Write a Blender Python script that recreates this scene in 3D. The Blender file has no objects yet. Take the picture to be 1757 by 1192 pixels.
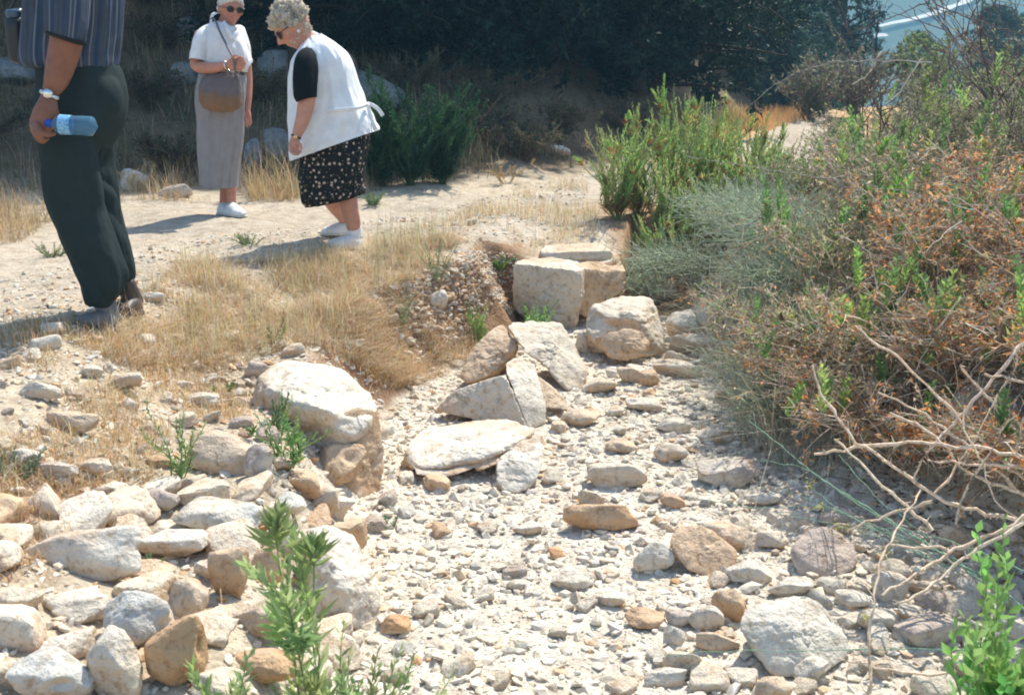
import bpy, bmesh, math, random
import numpy as np
from mathutils import Vector, Matrix

# ------------------------------------------------------------------ camera, world, sun, exposure
scn = bpy.context.scene
C = scn.collection
PITCH = math.radians(13.2)
FPX, CX, CY = 1855.0, 878.5, 596.0
CAMZ = 1.55
cam_d = bpy.data.cameras.new("camera")
cam_d.sensor_width = 36.0
cam_d.lens = 36.0 * FPX / 1757.0
cam_d.clip_start = 0.05
cam_d.clip_end = 4000.0
cam_d.dof.use_dof = True
cam_d.dof.focus_distance = 5.2
cam_d.dof.aperture_fstop = 8.0
cam = bpy.data.objects.new("camera", cam_d)
C.objects.link(cam)
cam.location = (0, 0, CAMZ)
cam.rotation_euler = (math.radians(90) - PITCH, 0, 0)
scn.camera = cam

SUN_AZ, SUN_EL = math.radians(31), math.radians(57)      # azimuth clockwise from +Y (view direction)
world = bpy.data.worlds.new("World")
scn.world = world
world.use_nodes = True
wn = world.node_tree.nodes
sky = wn.new('ShaderNodeTexSky')
sky.sky_type = 'NISHITA'
sky.sun_disc = False
sky.sun_elevation = SUN_EL
sky.sun_rotation = SUN_AZ
sky.altitude = 600
sky.dust_density = 1.6
wn['Background'].inputs['Strength'].default_value = 0.15
world.node_tree.links.new(sky.outputs[0], wn['Background'].inputs[0])

sun_d = bpy.data.lights.new("sun", 'SUN')
sun_d.energy = 4.6
sun_d.angle = math.radians(0.55)
sun_d.color = (1.0, 0.94, 0.83)
sun = bpy.data.objects.new("sun", sun_d)
C.objects.link(sun)
sd = Vector((math.sin(SUN_AZ) * math.cos(SUN_EL), math.cos(SUN_AZ) * math.cos(SUN_EL), math.sin(SUN_EL)))
sun.rotation_euler = sd.to_track_quat('Z', 'Y').to_euler()
sun.location = (12, 14, 20)

scn.view_settings.view_transform = 'Standard'
scn.view_settings.look = 'None'
scn.view_settings.exposure = 0.97
scn.view_settings.gamma = 1.0
scn.cycles.use_denoising = True
scn.cycles.max_bounces = 8
scn.cycles.diffuse_bounces = 4
scn.cycles.transparent_max_bounces = 12
scn.cycles.volume_bounces = 0
scn.cycles.sample_clamp_indirect = 6.0
scn.cycles.filter_width = 1.9

# ------------------------------------------------------------------ small maths
CP, SP = math.cos(PITCH), math.sin(PITCH)
CAMP = np.array([0.0, 0.0, CAMZ])
def ray(px, py):
    cx, cy = (px - CX) / FPX, -(py - CY) / FPX
    return np.array([cx, CP + cy * SP, -SP + cy * CP])
def P(px, py, Y):
    """point on the sight line of a photo pixel at world depth Y"""
    d = ray(px, py)
    return CAMP + d * (Y / d[1])
def dcam(p):
    return p[1] * CP - (p[2] - CAMZ) * SP
def sstep(a, b, x):
    t = np.clip((x - a) / (b - a), 0, 1)
    return t * t * (3 - 2 * t)
def hash3(i, j, k, s):
    h = (i.astype(np.int64) * 374761393 + j.astype(np.int64) * 668265263 + k.astype(np.int64) * 2147483647 + s * 974634777) & 0xffffffff
    h = ((h ^ (h >> 13)) * 1274126177) & 0xffffffff
    h = ((h ^ (h >> 15)) * 2246822519) & 0xffffffff
    return ((h ^ (h >> 16)) & 0xffffff) / 16777215.0
def vnoise(X, Y, Z, s=0):
    X, Y, Z = np.broadcast_arrays(np.asarray(X, float), np.asarray(Y, float), np.asarray(Z, float))
    i, j, k = np.floor(X), np.floor(Y), np.floor(Z)
    u, v, w = X - i, Y - j, Z - k
    u, v, w = u * u * (3 - 2 * u), v * v * (3 - 2 * v), w * w * (3 - 2 * w)
    i, j, k = i.astype(np.int64), j.astype(np.int64), k.astype(np.int64)
    r = 0
    for a in (0, 1):
        for b in (0, 1):
            for c in (0, 1):
                wt = (u if a else 1 - u) * (v if b else 1 - v) * (w if c else 1 - w)
                r = r + wt * hash3(i + a, j + b, k + c, s)
    return r * 2 - 1
def fbm(X, Y, Z, octv=4, s=0, gain=.5):
    a, f, r, n = 1.0, 1.0, 0, 0
    for o in range(octv):
        r = r + a * vnoise(X * f, Y * f, Z * f, s + o * 17)
        n += a; a *= gain; f *= 2.03
    return r / n
RNG = np.random.default_rng(11)
def rng(seed): return np.random.default_rng(seed)

# ------------------------------------------------------------------ terrain height
def XL(y): return np.interp(y, [1.0, 2.58, 3.0, 3.4, 3.8, 4.4, 5.0, 5.6, 6.1, 6.4, 7.2], [-.30, -.42, -.52, -.50, -.56, -.62, -.60, -.50, -.22, .06, .10])
def XR(y): return np.interp(y, [1.0, 2.58, 3.25, 3.7, 4.3, 5.1, 5.9, 6.7, 7.5], [1.75, 1.62, 1.50, 1.33, 1.10, 1.04, 1.0, 1.02, 1.1])
def YE(x): return np.interp(x, [-40, -8, -3, -1, .6, 3, 5, 8, 14, 60], [6, 8.6, 9.2, 9.7, 11.2, 16, 23, 33, 60, 300])
def H(x, y, detail=True):
    x = np.asarray(x, float); y = np.asarray(y, float)
    zb = .03 * (y - 2.5)
    topL = np.interp(y, [1, 2, 3, 4, 5, 6, 7, 12, 30, 40], [.20, .24, .29, .34, .42, .54, .66, .66, 1.0, 1.1])
    hiL = np.interp(y, [1, 2, 3, 4, 5, 40], [.38, .44, .54, .63, .66, .66])
    topL = topL + np.clip(hiL - topL, 0, 1) * sstep(.45, 1.25, XL(y) - x)
    topR = topL + np.clip((x - 1.6) * .13, 0, .30) * sstep(9, 5.5, y) + .05 * np.clip(x - 1.2, 0, 1)
    top = np.where(x > .6, topR, topL)
    top = top - .17 * np.exp(-((x - .5) / .5) ** 4) * sstep(8.3, 7.0, y) * (y > 6)
    dl = XL(y) - x; dr = x - XR(y); db = y - (6.72 + .80 * sstep(.62, .95, x))
    t = np.maximum(np.maximum(sstep(-.03, .34, dl), sstep(0, .75, dr)), sstep(0, .22 + .8 * sstep(.7, 1.0, x), db))
    z = zb * (1 - t) + top * t
    # hillside on the left and behind
    d = (y - YE(x)) * .72
    z = z + .40 * np.log1p(np.exp(np.clip(d * 3 - 1, -30, 60))) / 3 * np.where(d < 30, 1, 1) * np.clip(1 - (d - 20) / 60, 0.3, 1)
    # land falls away beyond, then the far side of the valley
    far = np.clip(y - 36, 0, None)
    drop = -np.clip(far * .16, 0, 26)
    hill = sstep(150, 620, y + .15 * x) * 135
    w = sstep(30, 60, y)
    z = np.where(y > 30, z * (1 - w) + w * (1.1 + drop + hill), z)
    z = z + w * fbm(x / 60, y / 60, 0, 3, 5) * 7 * sstep(60, 200, y)
    side = np.clip(x - 5 - y * .32, 0, None)
    z = z - np.minimum(side * .12, 10) * (1 - w)
    if detail:
        amp = .020 + .10 * sstep(9, 14, y - .0 * x)
        z = z + fbm(x * 1.3, y * 1.3, 0, 4, 3) * amp * 1.6 + fbm(x * 9, y * 9, 0, 3, 9) * .010
        z = z - .035 * np.clip(vnoise(x * 2.1, y * 2.1, 7, 4), 0, 1) * t * (y < 9)
    return z
_T = np.concatenate([np.arange(1.2, 14, .01), np.geomspace(14, 1600, 2500)])
def G(px, py):
    """where the sight line of a photo pixel meets the terrain"""
    d = ray(px, py)
    pts = CAMP + d[None] * _T[:, None]
    below = pts[:, 2] < H(pts[:, 0], pts[:, 1])
    if not below.any(): return pts[-1]
    i = int(np.argmax(below))
    p = pts[i]; return np.array([p[0], p[1], float(H(p[0], p[1]))])
def Hn(x, y): return float(H(np.array([x]), np.array([y]))[0])
def inpoly(x, y, poly):
    r = np.zeros(x.shape, bool); n = len(poly)
    for i in range(n):
        x1, y1 = poly[i]; x2, y2 = poly[(i + 1) % n]
        c = ((y1 > y) != (y2 > y)) & (x < (x2 - x1) * (y - y1) / (y2 - y1 + 1e-12) + x1)
        r ^= c
    return r
def gpoly(*pix): return [tuple(G(a, b)[:2]) for a, b in pix]

# ------------------------------------------------------------------ mesh + object helpers
def mesh_np(name, V, faces, mats, cols=None, smooth=True, sharp=None, midx=None, uv=None):
    """faces: list of int arrays (n,k); one mesh"""
    me = bpy.data.meshes.new(name)
    V = np.asarray(V, np.float32)
    faces = [np.asarray(f, np.int32) for f in faces if len(f)]
    me.vertices.add(len(V)); me.vertices.foreach_set('co', V.ravel())
    nl = sum(f.size for f in faces); npoly = sum(len(f) for f in faces)
    me.loops.add(nl); me.polygons.add(npoly)
    me.loops.foreach_set('vertex_index', np.concatenate([f.ravel() for f in faces]))
    tot = np.concatenate([np.full(len(f), f.shape[1], np.int32) for f in faces])
    st = np.concatenate([[0], np.cumsum(tot)[:-1]]).astype(np.int32)
    me.polygons.foreach_set('loop_start', st)
    me.polygons.foreach_set('loop_total', tot)
    me.polygons.foreach_set('use_smooth', np.full(npoly, smooth))
    for m in (mats if isinstance(mats, (list, tuple)) else [mats]): me.materials.append(m)
    if midx is not None: me.polygons.foreach_set('material_index', np.asarray(midx, np.int32))
    me.update(calc_edges=True)
    if cols is not None:
        cols = np.asarray(cols, np.float32)
        if cols.shape[1] == 3: cols = np.hstack([cols, np.ones((len(cols), 1), np.float32)])
        a = me.color_attributes.new('col', 'FLOAT_COLOR', 'POINT')
        a.data.foreach_set('color', cols.ravel())
    if sharp is not None: me.set_sharp_from_angle(angle=math.radians(sharp))
    return me
def ob(name, me, parent=None, loc=None):
    o = bpy.data.objects.new(name, me); C.objects.link(o)
    if parent is not None: o.parent = parent
    if loc is not None: o.location = loc
    return o
def tag(o, label=None, cat=None, group=None, kind=None):
    if label: o['label'] = label
    if cat: o['category'] = cat
    if group: o['group'] = group
    if kind: o['kind'] = kind
    return o
def empty(name, loc=(0, 0, 0), **k):
    o = bpy.data.objects.new(name, None); C.objects.link(o); o.location = loc
    o.empty_display_size = .1
    return tag(o, **k)
def center_mesh(me, at):
    co = np.empty(len(me.vertices) * 3, np.float32); me.vertices.foreach_get('co', co)
    co = co.reshape(-1, 3) - np.asarray(at, np.float32); me.vertices.foreach_set('co', co.ravel()); me.update()

class Acc:
    """collects coloured geometry for one mesh"""
    def __init__(s): s.V, s.C, s.Q, s.T, s.n = [], [], [], [], 0
    def add(s, V, col, quads=None, tris=None):
        V = np.asarray(V, float).reshape(-1, 3)
        col = np.broadcast_to(np.asarray(col, float), (len(V), 3))
        s.V.append(V); s.C.append(col)
        if quads is not None and len(quads): s.Q.append(np.asarray(quads) + s.n)
        if tris is not None and len(tris): s.T.append(np.asarray(tris) + s.n)
        s.n += len(V)
    def build(s, name, mat, parent=None, smooth=True, at=None):
        V = np.vstack(s.V); Cc = np.vstack(s.C)
        if at is not None: V = V - np.asarray(at)
        f = []
        if s.Q: f.append(np.vstack(s.Q))
        if s.T: f.append(np.vstack(s.T))
        return ob(name, mesh_np(name, V, f, mat, Cc, smooth), parent)
def norm(v): return v / (np.linalg.norm(v, axis=-1, keepdims=True) + 1e-9)
def tubes(acc, PT, R, col, sides=3):
    """PT (N,K,3) paths, R (N,K) radii, col (N,3)"""
    N, K, _ = PT.shape
    tan = np.gradient(PT, axis=1); tan = norm(tan)
    ref = np.where(np.abs(tan[..., 2:3]) > .9, np.array([1., 0, 0]), np.array([0, 0, 1.]))
    a = norm(np.cross(tan, ref)); b = np.cross(tan, a)
    ang = np.arange(sides) * 2 * math.pi / sides
    V = PT[:, :, None] + R[:, :, None, None] * (a[:, :, None] * np.cos(ang)[None, None, :, None] + b[:, :, None] * np.sin(ang)[None, None, :, None])
    idx = np.arange(N * K * sides).reshape(N, K, sides)
    q = np.stack([idx[:, :-1], np.roll(idx, -1, 2)[:, :-1], np.roll(idx, -1, 2)[:, 1:], idx[:, 1:]], -1).reshape(-1, 4)
    cc = np.broadcast_to(np.asarray(col)[:, None, None, :], (N, K, sides, 3)).reshape(-1, 3)
    acc.add(V.reshape(-1, 3), cc, quads=q)
def leaves(acc, Pb, D, L, W, col, up=None, bend=.15):
    """narrow four-point leaves: base Pb (N,3), direction D, length, width"""
    N = len(Pb); D = norm(D)
    r = RNG.normal(size=(N, 3)) if up is None else up
    s = norm(np.cross(D, r)); nrm = np.cross(s, D)
    L = np.broadcast_to(np.asarray(L, float), (N,))[:, None]; W = np.broadcast_to(np.asarray(W, float), (N,))[:, None]
    m = Pb + D * L * .45 + nrm * L * bend
    V = np.stack([Pb, m - s * W * .5, Pb + D * L, m + s * W * .5], 1)
    idx = np.arange(N * 4).reshape(N, 4)
    acc.add(V.reshape(-1, 3), np.repeat(np.broadcast_to(np.asarray(col, float), (N, 3)), 4, 0), tris=np.vstack([idx[:, [0, 1, 2]], idx[:, [0, 2, 3]]]))
def blades(acc, B, Hh, lean, W, col, K=3, tipcol=None):
    """grass blades: base B (N,3), height, horizontal lean vector (N,3)"""
    N = len(B); t = np.linspace(0, 1, K + 1)
    side = norm(np.cross(lean + RNG.normal(size=(N, 3)) * .02, [0, 0, 1.]))
    V = []
    for k, tt in enumerate(t):
        c = B + lean * (tt ** 1.8) * Hh[:, None] + np.array([0, 0, 1.]) * (tt - .25 * tt * tt * np.linalg.norm(lean, axis=1, keepdims=True)) * Hh[:, None]
        w = (W * (1 - tt) ** .7)[:, None] * .5
        if k < K: V += [c - side * w, c + side * w]
        else: V += [c]
    V = np.stack(V, 1); M = 2 * K + 1
    idx = np.arange(N * M).reshape(N, M)
    q = [idx[:, [2 * k, 2 * k + 1, 2 * k + 3, 2 * k + 2]] for k in range(K - 1)]
    tr = idx[:, [2 * K - 2, 2 * K - 1, 2 * K]]
    cc = np.repeat(np.asarray(col)[:, None], M, 1).reshape(-1, 3)
    acc.add(V.reshape(-1, 3), cc, quads=np.vstack(q), tris=tr)
def vary(base, n, r, amt=.2, hue=.08):
    base = np.asarray(base, float)
    k = 1 + r.normal(size=(n, 1)) * amt
    return np.clip(base * k * (1 + r.normal(size=(n, 3)) * np.array([hue, hue * .6, hue])), .003, .95)
def mixpal(pal, wts, n, r, amt=.2):
    pal = np.asarray(pal, float); i = r.choice(len(pal), n, p=np.asarray(wts) / np.sum(wts))
    return vary(pal[i], n, r, amt)

# ------------------------------------------------------------------ materials
def new_mat(name):
    m = bpy.data.materials.new(name); m.use_nodes = True
    nt = m.node_tree; b = nt.nodes['Principled BSDF']
    b.inputs['Specular IOR Level'].default_value = .25
    return m, nt, b
def N_(nt, t, **k):
    n = nt.nodes.new(t)
    for a, v in k.items(): setattr(n, a, v)
    return n
def noise_n(nt, vec, scale, detail=5, rough=.55):
    n = N_(nt, 'ShaderNodeTexNoise'); n.inputs['Scale'].default_value = scale
    n.inputs['Detail'].default_value = detail; n.inputs['Roughness'].default_value = rough
    nt.links.new(vec, n.inputs['Vector']); return n
def ramp_n(nt, fac, stops):
    r = N_(nt, 'ShaderNodeValToRGB'); e = r.color_ramp.elements
    while len(e) < len(stops): e.new(.5)
    for x, (p, c) in zip(e, stops): x.position = p; x.color = (*c, 1) if len(c) == 3 else c
    nt.links.new(fac, r.inputs[0]); return r
def mixc(nt, fac, a, b, bt='MIX'):
    m = N_(nt, 'ShaderNodeMix', data_type='RGBA', blend_type=bt)
    for s, v in ((m.inputs[0], fac), (m.inputs[6], a), (m.inputs[7], b)):
        if hasattr(v, 'links') or hasattr(v, 'is_linked'): nt.links.new(v, s)
        else: s.default_value = v if not isinstance(v, tuple) else (*v, 1)
    return m.outputs[2]
def bump(nt, b, h, strength=.5, dist=.01, prev=None):
    n = N_(nt, 'ShaderNodeBump'); n.inputs['Strength'].default_value = strength; n.inputs['Distance'].default_value = dist
    nt.links.new(h, n.inputs['Height'])
    if prev is not None: nt.links.new(prev, n.inputs['Normal'])
    nt.links.new(n.outputs[0], b.inputs['Normal']); return n.outputs[0]
def stone_mat(name, scale=1.0, pit=.6, bd=1.):
    """limestone: 'col' attribute is the stone's own tone, noise gives weathering"""
    m, nt, b = new_mat(name)
    tc = N_(nt, 'ShaderNodeTexCoord').outputs['Object']
    at = N_(nt, 'ShaderNodeVertexColor', layer_name='col')
    n1 = noise_n(nt, tc, 5 * scale, 6, .62); n2 = noise_n(nt, tc, 28 * scale, 6, .65); n3 = noise_n(nt, tc, 110 * scale, 3, .6)
    tint = ramp_n(nt, n1.outputs[0], [(.30, (.72, .66, .58)), (.47, (1, 1, 1)), (.60, (1.06, 1.04, 1.0)), (.72, (.82, .86, .90))])
    c = mixc(nt, 1.0, at.outputs[0], tint.outputs[0], 'MULTIPLY')
    fine = ramp_n(nt, n2.outputs[0], [(.34, (.62, .53, .43)), (.46, (.97, .96, .95)), (.7, (1.08, 1.07, 1.05))])
    c = mixc(nt, .9, c, fine.outputs[0], 'MULTIPLY')
    v = N_(nt, 'ShaderNodeTexVoronoi', feature='DISTANCE_TO_EDGE'); v.inputs['Scale'].default_value = 3.5 * scale
    wv = mixc(nt, .25, tc, n2.outputs['Color']); nt.links.new(wv, v.inputs['Vector'])
    cr = ramp_n(nt, v.outputs[0], [(0, (.45, .36, .27)), (.018, (1, 1, 1))])
    c = mixc(nt, .12, c, cr.outputs[0], 'MULTIPLY')
    nt.links.new(c, b.inputs['Base Color'])
    b.inputs['Roughness'].default_value = .9
    b1 = bump(nt, b, n1.outputs[0], .8, .035 * bd)
    b2 = bump(nt, b, n2.outputs[0], .95, .014 * bd, b1)
    bump(nt, b, n3.outputs[0], pit, .004 * bd, b2)
    return m
def leaf_mat(name, trans=.35, rough=.55):
    m, nt, b = new_mat(name)
    at = N_(nt, 'ShaderNodeVertexColor', layer_name='col')
    nt.links.new(at.outputs[0], b.inputs['Base Color']); b.inputs['Roughness'].default_value = rough
    t = N_(nt, 'ShaderNodeBsdfTranslucent'); nt.links.new(at.outputs[0], t.inputs[0])
    mx = N_(nt, 'ShaderNodeMixShader'); mx.inputs[0].default_value = trans
    nt.links.new(b.outputs[0], mx.inputs[1]); nt.links.new(t.outputs[0], mx.inputs[2])
    nt.links.new(mx.outputs[0], nt.nodes['Material Output'].inputs[0]); return m
def bark_mat(name, sc=60):
    m, nt, b = new_mat(name)
    tc = N_(nt, 'ShaderNodeTexCoord').outputs['Object']
    at = N_(nt, 'ShaderNodeVertexColor', layer_name='col'); n = noise_n(nt, tc, sc, 4, .6)
    r = ramp_n(nt, n.outputs[0], [(.3, (.6, .55, .5)), (.6, (1.15, 1.12, 1.1))])
    nt.links.new(mixc(nt, 1.0, at.outputs[0], r.outputs[0], 'MULTIPLY'), b.inputs['Base Color'])
    b.inputs['Roughness'].default_value = .85; bump(nt, b, n.outputs[0], .5, .004); return m
MS = stone_mat('limestone'); MSG = stone_mat('gravel_stone', 1.6, .4, .25); MSP = stone_mat('loose_stone', .22, .3, .7)
ML = leaf_mat('leaf', .5); MLD = leaf_mat('dense_leaf', .22, .6); MG = leaf_mat('dry_straw', .3, .7); MB = bark_mat('twig_bark')

# ------------------------------------------------------------------ ground sheet
def axis(lo, hi, step, far_lo, far_hi, g=1.05):
    a = list(np.arange(lo, hi, step)); s = step; x = hi
    up = []
    while x < far_hi: up.append(x); s *= g; x += s
    up.append(far_hi); s = step; x = lo - step; dn = []
    while x > far_lo: dn.append(x); s *= g; x -= s
    dn.append(far_lo); return np.array(dn[::-1] + a + up)
xs = axis(-3.2, 2.6, .022, -420, 520, 1.055); ys = axis(1.8, 9.0, .025, -14, 900, 1.035)
GX, GY = np.meshgrid(xs, ys); GZ = H(GX, GY)
nx, ny = len(xs), len(ys)
idx = np.arange(nx * ny).reshape(ny, nx)
gf = np.stack([idx[:-1, :-1], idx[:-1, 1:], idx[1:, 1:], idx[1:, :-1]], -1).reshape(-1, 4)
# soil and dust tones, by place
def lerp(a, b, t): return a * (1 - t[..., None]) + b * t[..., None]
pale = np.array([.58, .53, .44]); dust = np.array([.43, .37, .29]); straw = np.array([.46, .39, .29]); earth = np.array([.26, .155, .085])
dark = np.array([.115, .085, .05]); farh = np.array([.07, .10, .06])
dl = XL(GY) - GX; dr = GX - XR(GY); db = np.where(GX > .62, GY - 7.6, GY - 6.75)
tb = np.maximum(np.maximum(sstep(-.03, .34, dl), sstep(0, .5, dr)), sstep(0, .35, db))
col = lerp(np.broadcast_to(pale, GX.shape + (3,)), np.broadcast_to(straw, GX.shape + (3,)), tb)
bank = np.exp(-((np.minimum(np.abs(dl - .14), 9) / .14) ** 2)) * sstep(4.2, 5, GY) * (GY < 7.2)
col = lerp(col, np.broadcast_to(earth, col.shape), np.clip(bank, 0, .9))
path_poly = gpoly((-900, 700), (-200, 560), (0, 500), (130, 470), (300, 440), (640, 400), (900, 350), (1000, 300), (1240, 262), (1330, 215), (1345, 196), (1420, 196), (1430, 220), (1400, 300), (960, 385), (860, 430), (760, 440), (640, 455), (300, 500), (-100, 640), (-700, 900))
wig = fbm(GX * 1.5, GY * 1.5, 3, 3, 21) * .5
pp = (inpoly(GX + wig * .5, GY + wig, path_poly)).astype(float)
up_path = sstep(-.2, .9, YE(GX) - GY + wig) * sstep(4.3, 5.2, GY + wig - .3 * (GX < -1)) * (dl > .35) * (GX < 1.2)
pm = np.clip(np.maximum(pp, up_path * .85), 0, 1)
col = lerp(col, np.broadcast_to(dust, col.shape), pm)
col = lerp(col, np.broadcast_to(earth * .9, col.shape), np.clip(sstep(.35, .9, dr) * (GY < 14) * (1 - pm), 0, 1))
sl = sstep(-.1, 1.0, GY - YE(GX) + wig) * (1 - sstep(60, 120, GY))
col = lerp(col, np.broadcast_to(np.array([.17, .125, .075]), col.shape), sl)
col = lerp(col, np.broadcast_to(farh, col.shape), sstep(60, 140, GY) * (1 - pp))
og = sstep(12, 16, GY) * (GX > 3) * (GY < 45) * (1 - pp) * (1 - sl)
col = lerp(col, np.broadcast_to(np.array([.55, .33, .15]), col.shape), og * .8)
gr = np.hypot(np.gradient(GZ, axis=0) / np.gradient(GY, axis=0), np.gradient(GZ, axis=1) / np.gradient(GX, axis=1))
col = lerp(col, np.broadcast_to(earth * 1.15, col.shape), sstep(.35, .8, gr) * (GY > 4.4) * (GY < 9) * .85)
col = lerp(col, np.broadcast_to(earth * 1.3, col.shape), sstep(.55, .8, GX) * sstep(6.6, 7.0, GY) * (1 - sstep(8.6, 9.4, GY)) * .9)
mott = fbm(GX * 2.5, GY * 2.5, 1, 4, 31)
col = col * (1 + .16 * mott[..., None])
gm, nt, gb = new_mat('stony_ground')
tc = N_(nt, 'ShaderNodeTexCoord').outputs['Object']
at = N_(nt, 'ShaderNodeVertexColor', layer_name='col')
n1 = noise_n(nt, tc, 9, 8, .7); n2 = noise_n(nt, tc, 70, 5, .65)
vo = N_(nt, 'ShaderNodeTexVoronoi'); vo.inputs['Scale'].default_value = 55; nt.links.new(tc, vo.inputs['Vector'])
r1 = ramp_n(nt, n1.outputs[0], [(.32, (.70, .62, .55)), (.5, (1, 1, 1)), (.68, (1.18, 1.18, 1.18))])
c = mixc(nt, 1.0, at.outputs[0], r1.outputs[0], 'MULTIPLY')
r2 = ramp_n(nt, vo.outputs['Color'], [(.1, (.72, .68, .62)), (.5, (1, 1, 1)), (.9, (1.2, 1.18, 1.15))])
c = mixc(nt, .7, c, r2.outputs[0], 'MULTIPLY')
nt.links.new(c, gb.inputs['Base Color']); gb.inputs['Roughness'].default_value = .95
b1 = bump(nt, gb, n1.outputs[0], .6, .03); b2 = bump(nt, gb, n2.outputs[0], .8, .008, b1)
dn = N_(nt, 'ShaderNodeMath', operation='SUBTRACT'); dn.inputs[0].default_value = 1; nt.links.new(vo.outputs['Distance'], dn.inputs[1])
bump(nt, gb, dn.outputs[0], .5, .008, b2)
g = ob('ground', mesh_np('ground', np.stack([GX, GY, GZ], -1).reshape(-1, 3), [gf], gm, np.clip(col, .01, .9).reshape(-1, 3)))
tag(g, kind='structure')
# ------------------------------------------------------------------ stones
_ico = {}
def ico(sub):
    if sub not in _ico:
        bm = bmesh.new(); bmesh.ops.create_icosphere(bm, subdivisions=sub, radius=1)
        _ico[sub] = (np.array([v.co[:] for v in bm.verts]), np.array([[v.index for v in f.verts] for f in bm.faces])); bm.free()
        d = _ico[sub][0]; _ico[sub] = (norm(d), _ico[sub][1])
    return _ico[sub]
def radial(D, n, h, p):
    s = np.clip(D @ n.T, 0, None) / h[None]
    return (s ** p).sum(1) ** (-1 / p)
CREAM, TAN, ORANGE, GREY, BLUEG, WHITE = (np.array(c) for c in ((.63, .56, .455), (.55, .41, .28), (.52, .32, .17), (.60, .56, .48), (.54, .53, .48), (.66, .61, .52)))
MAUVE = np.array([.47, .395, .34]); SHADE_GREY = np.array([.17, .19, .20])  # slope rocks: blue grey darkened, their shade put into the colour
TONES = {'cream': (CREAM, TAN), 'tan': (TAN * 1.05, ORANGE), 'orange': (ORANGE, CREAM), 'grey': (GREY, CREAM), 'bluegrey': (BLUEG, CREAM), 'white': (WHITE, TAN), 'mauve': (MAUVE, GREY), 'topgrey': (BLUEG, TAN), 'shade_grey': (SHADE_GREY, SHADE_GREY * 1.5)}
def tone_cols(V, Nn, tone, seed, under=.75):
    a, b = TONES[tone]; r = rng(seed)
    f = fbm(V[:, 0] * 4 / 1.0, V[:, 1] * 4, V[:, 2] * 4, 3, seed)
    lowf = sstep(.42, -.25, Nn[:, 2] + f * .7)            # soil-stained undersides, plus warm bounce light painted onto the flanks
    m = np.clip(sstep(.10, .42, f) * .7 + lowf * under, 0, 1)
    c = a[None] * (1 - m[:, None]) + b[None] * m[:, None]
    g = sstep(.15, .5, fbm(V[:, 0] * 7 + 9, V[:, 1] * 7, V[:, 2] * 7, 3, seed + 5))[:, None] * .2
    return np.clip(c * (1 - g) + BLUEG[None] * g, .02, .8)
def face_normals_to_vert(V, F):
    n = np.cross(V[F[:, 1]] - V[F[:, 0]], V[F[:, 2]] - V[F[:, 0]])
    vn = np.zeros_like(V)
    for k in range(3): np.add.at(vn, F[:, k], n)
    return norm(vn)
def rock_geo(seed, sub, nplanes=13, p=16, rough=.10, spread=.28):
    r = rng(seed); D, F = ico(sub)
    n = norm(r.normal(size=(nplanes, 3))); n = np.vstack([n, np.eye(3), -np.eye(3)])
    h = np.concatenate([r.uniform(1 - spread, 1.0, nplanes), np.full(6, 1.0)])
    if sub > 2:      # smaller broken facets on the edges
        n2 = norm(r.normal(size=(26, 3))); sup = (n2 @ (D * radial(D, n, h, p)[:, None]).T).max(1); n = np.vstack([n, n2]); h = np.concatenate([h, sup * r.uniform(.86, .97, 26)])
    V = D * radial(D, n, h, max(p, 30) if sub > 2 else p)[:, None]
    for _ in range(r.integers(1, 4)):      # bites where pieces broke away
        c = norm(r.normal(size=3)); V *= (1 - r.uniform(.08, .22) * sstep(r.uniform(.35, .6), .1, np.linalg.norm(D - c, axis=1)))[:, None]
    V *= (1 + .035 * fbm(D[:, 0] * 6 + seed, D[:, 1] * 6, D[:, 2] * 6, 4, seed + 1))[:, None]
    o = r.uniform(0, 50)
    V *= (1 + rough * fbm(D[:, 0] * 1.6 + o, D[:, 1] * 1.6, D[:, 2] * 1.6, 5, seed))[:, None]
    V /= np.abs(V).max(0)[None]
    return V, F
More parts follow.
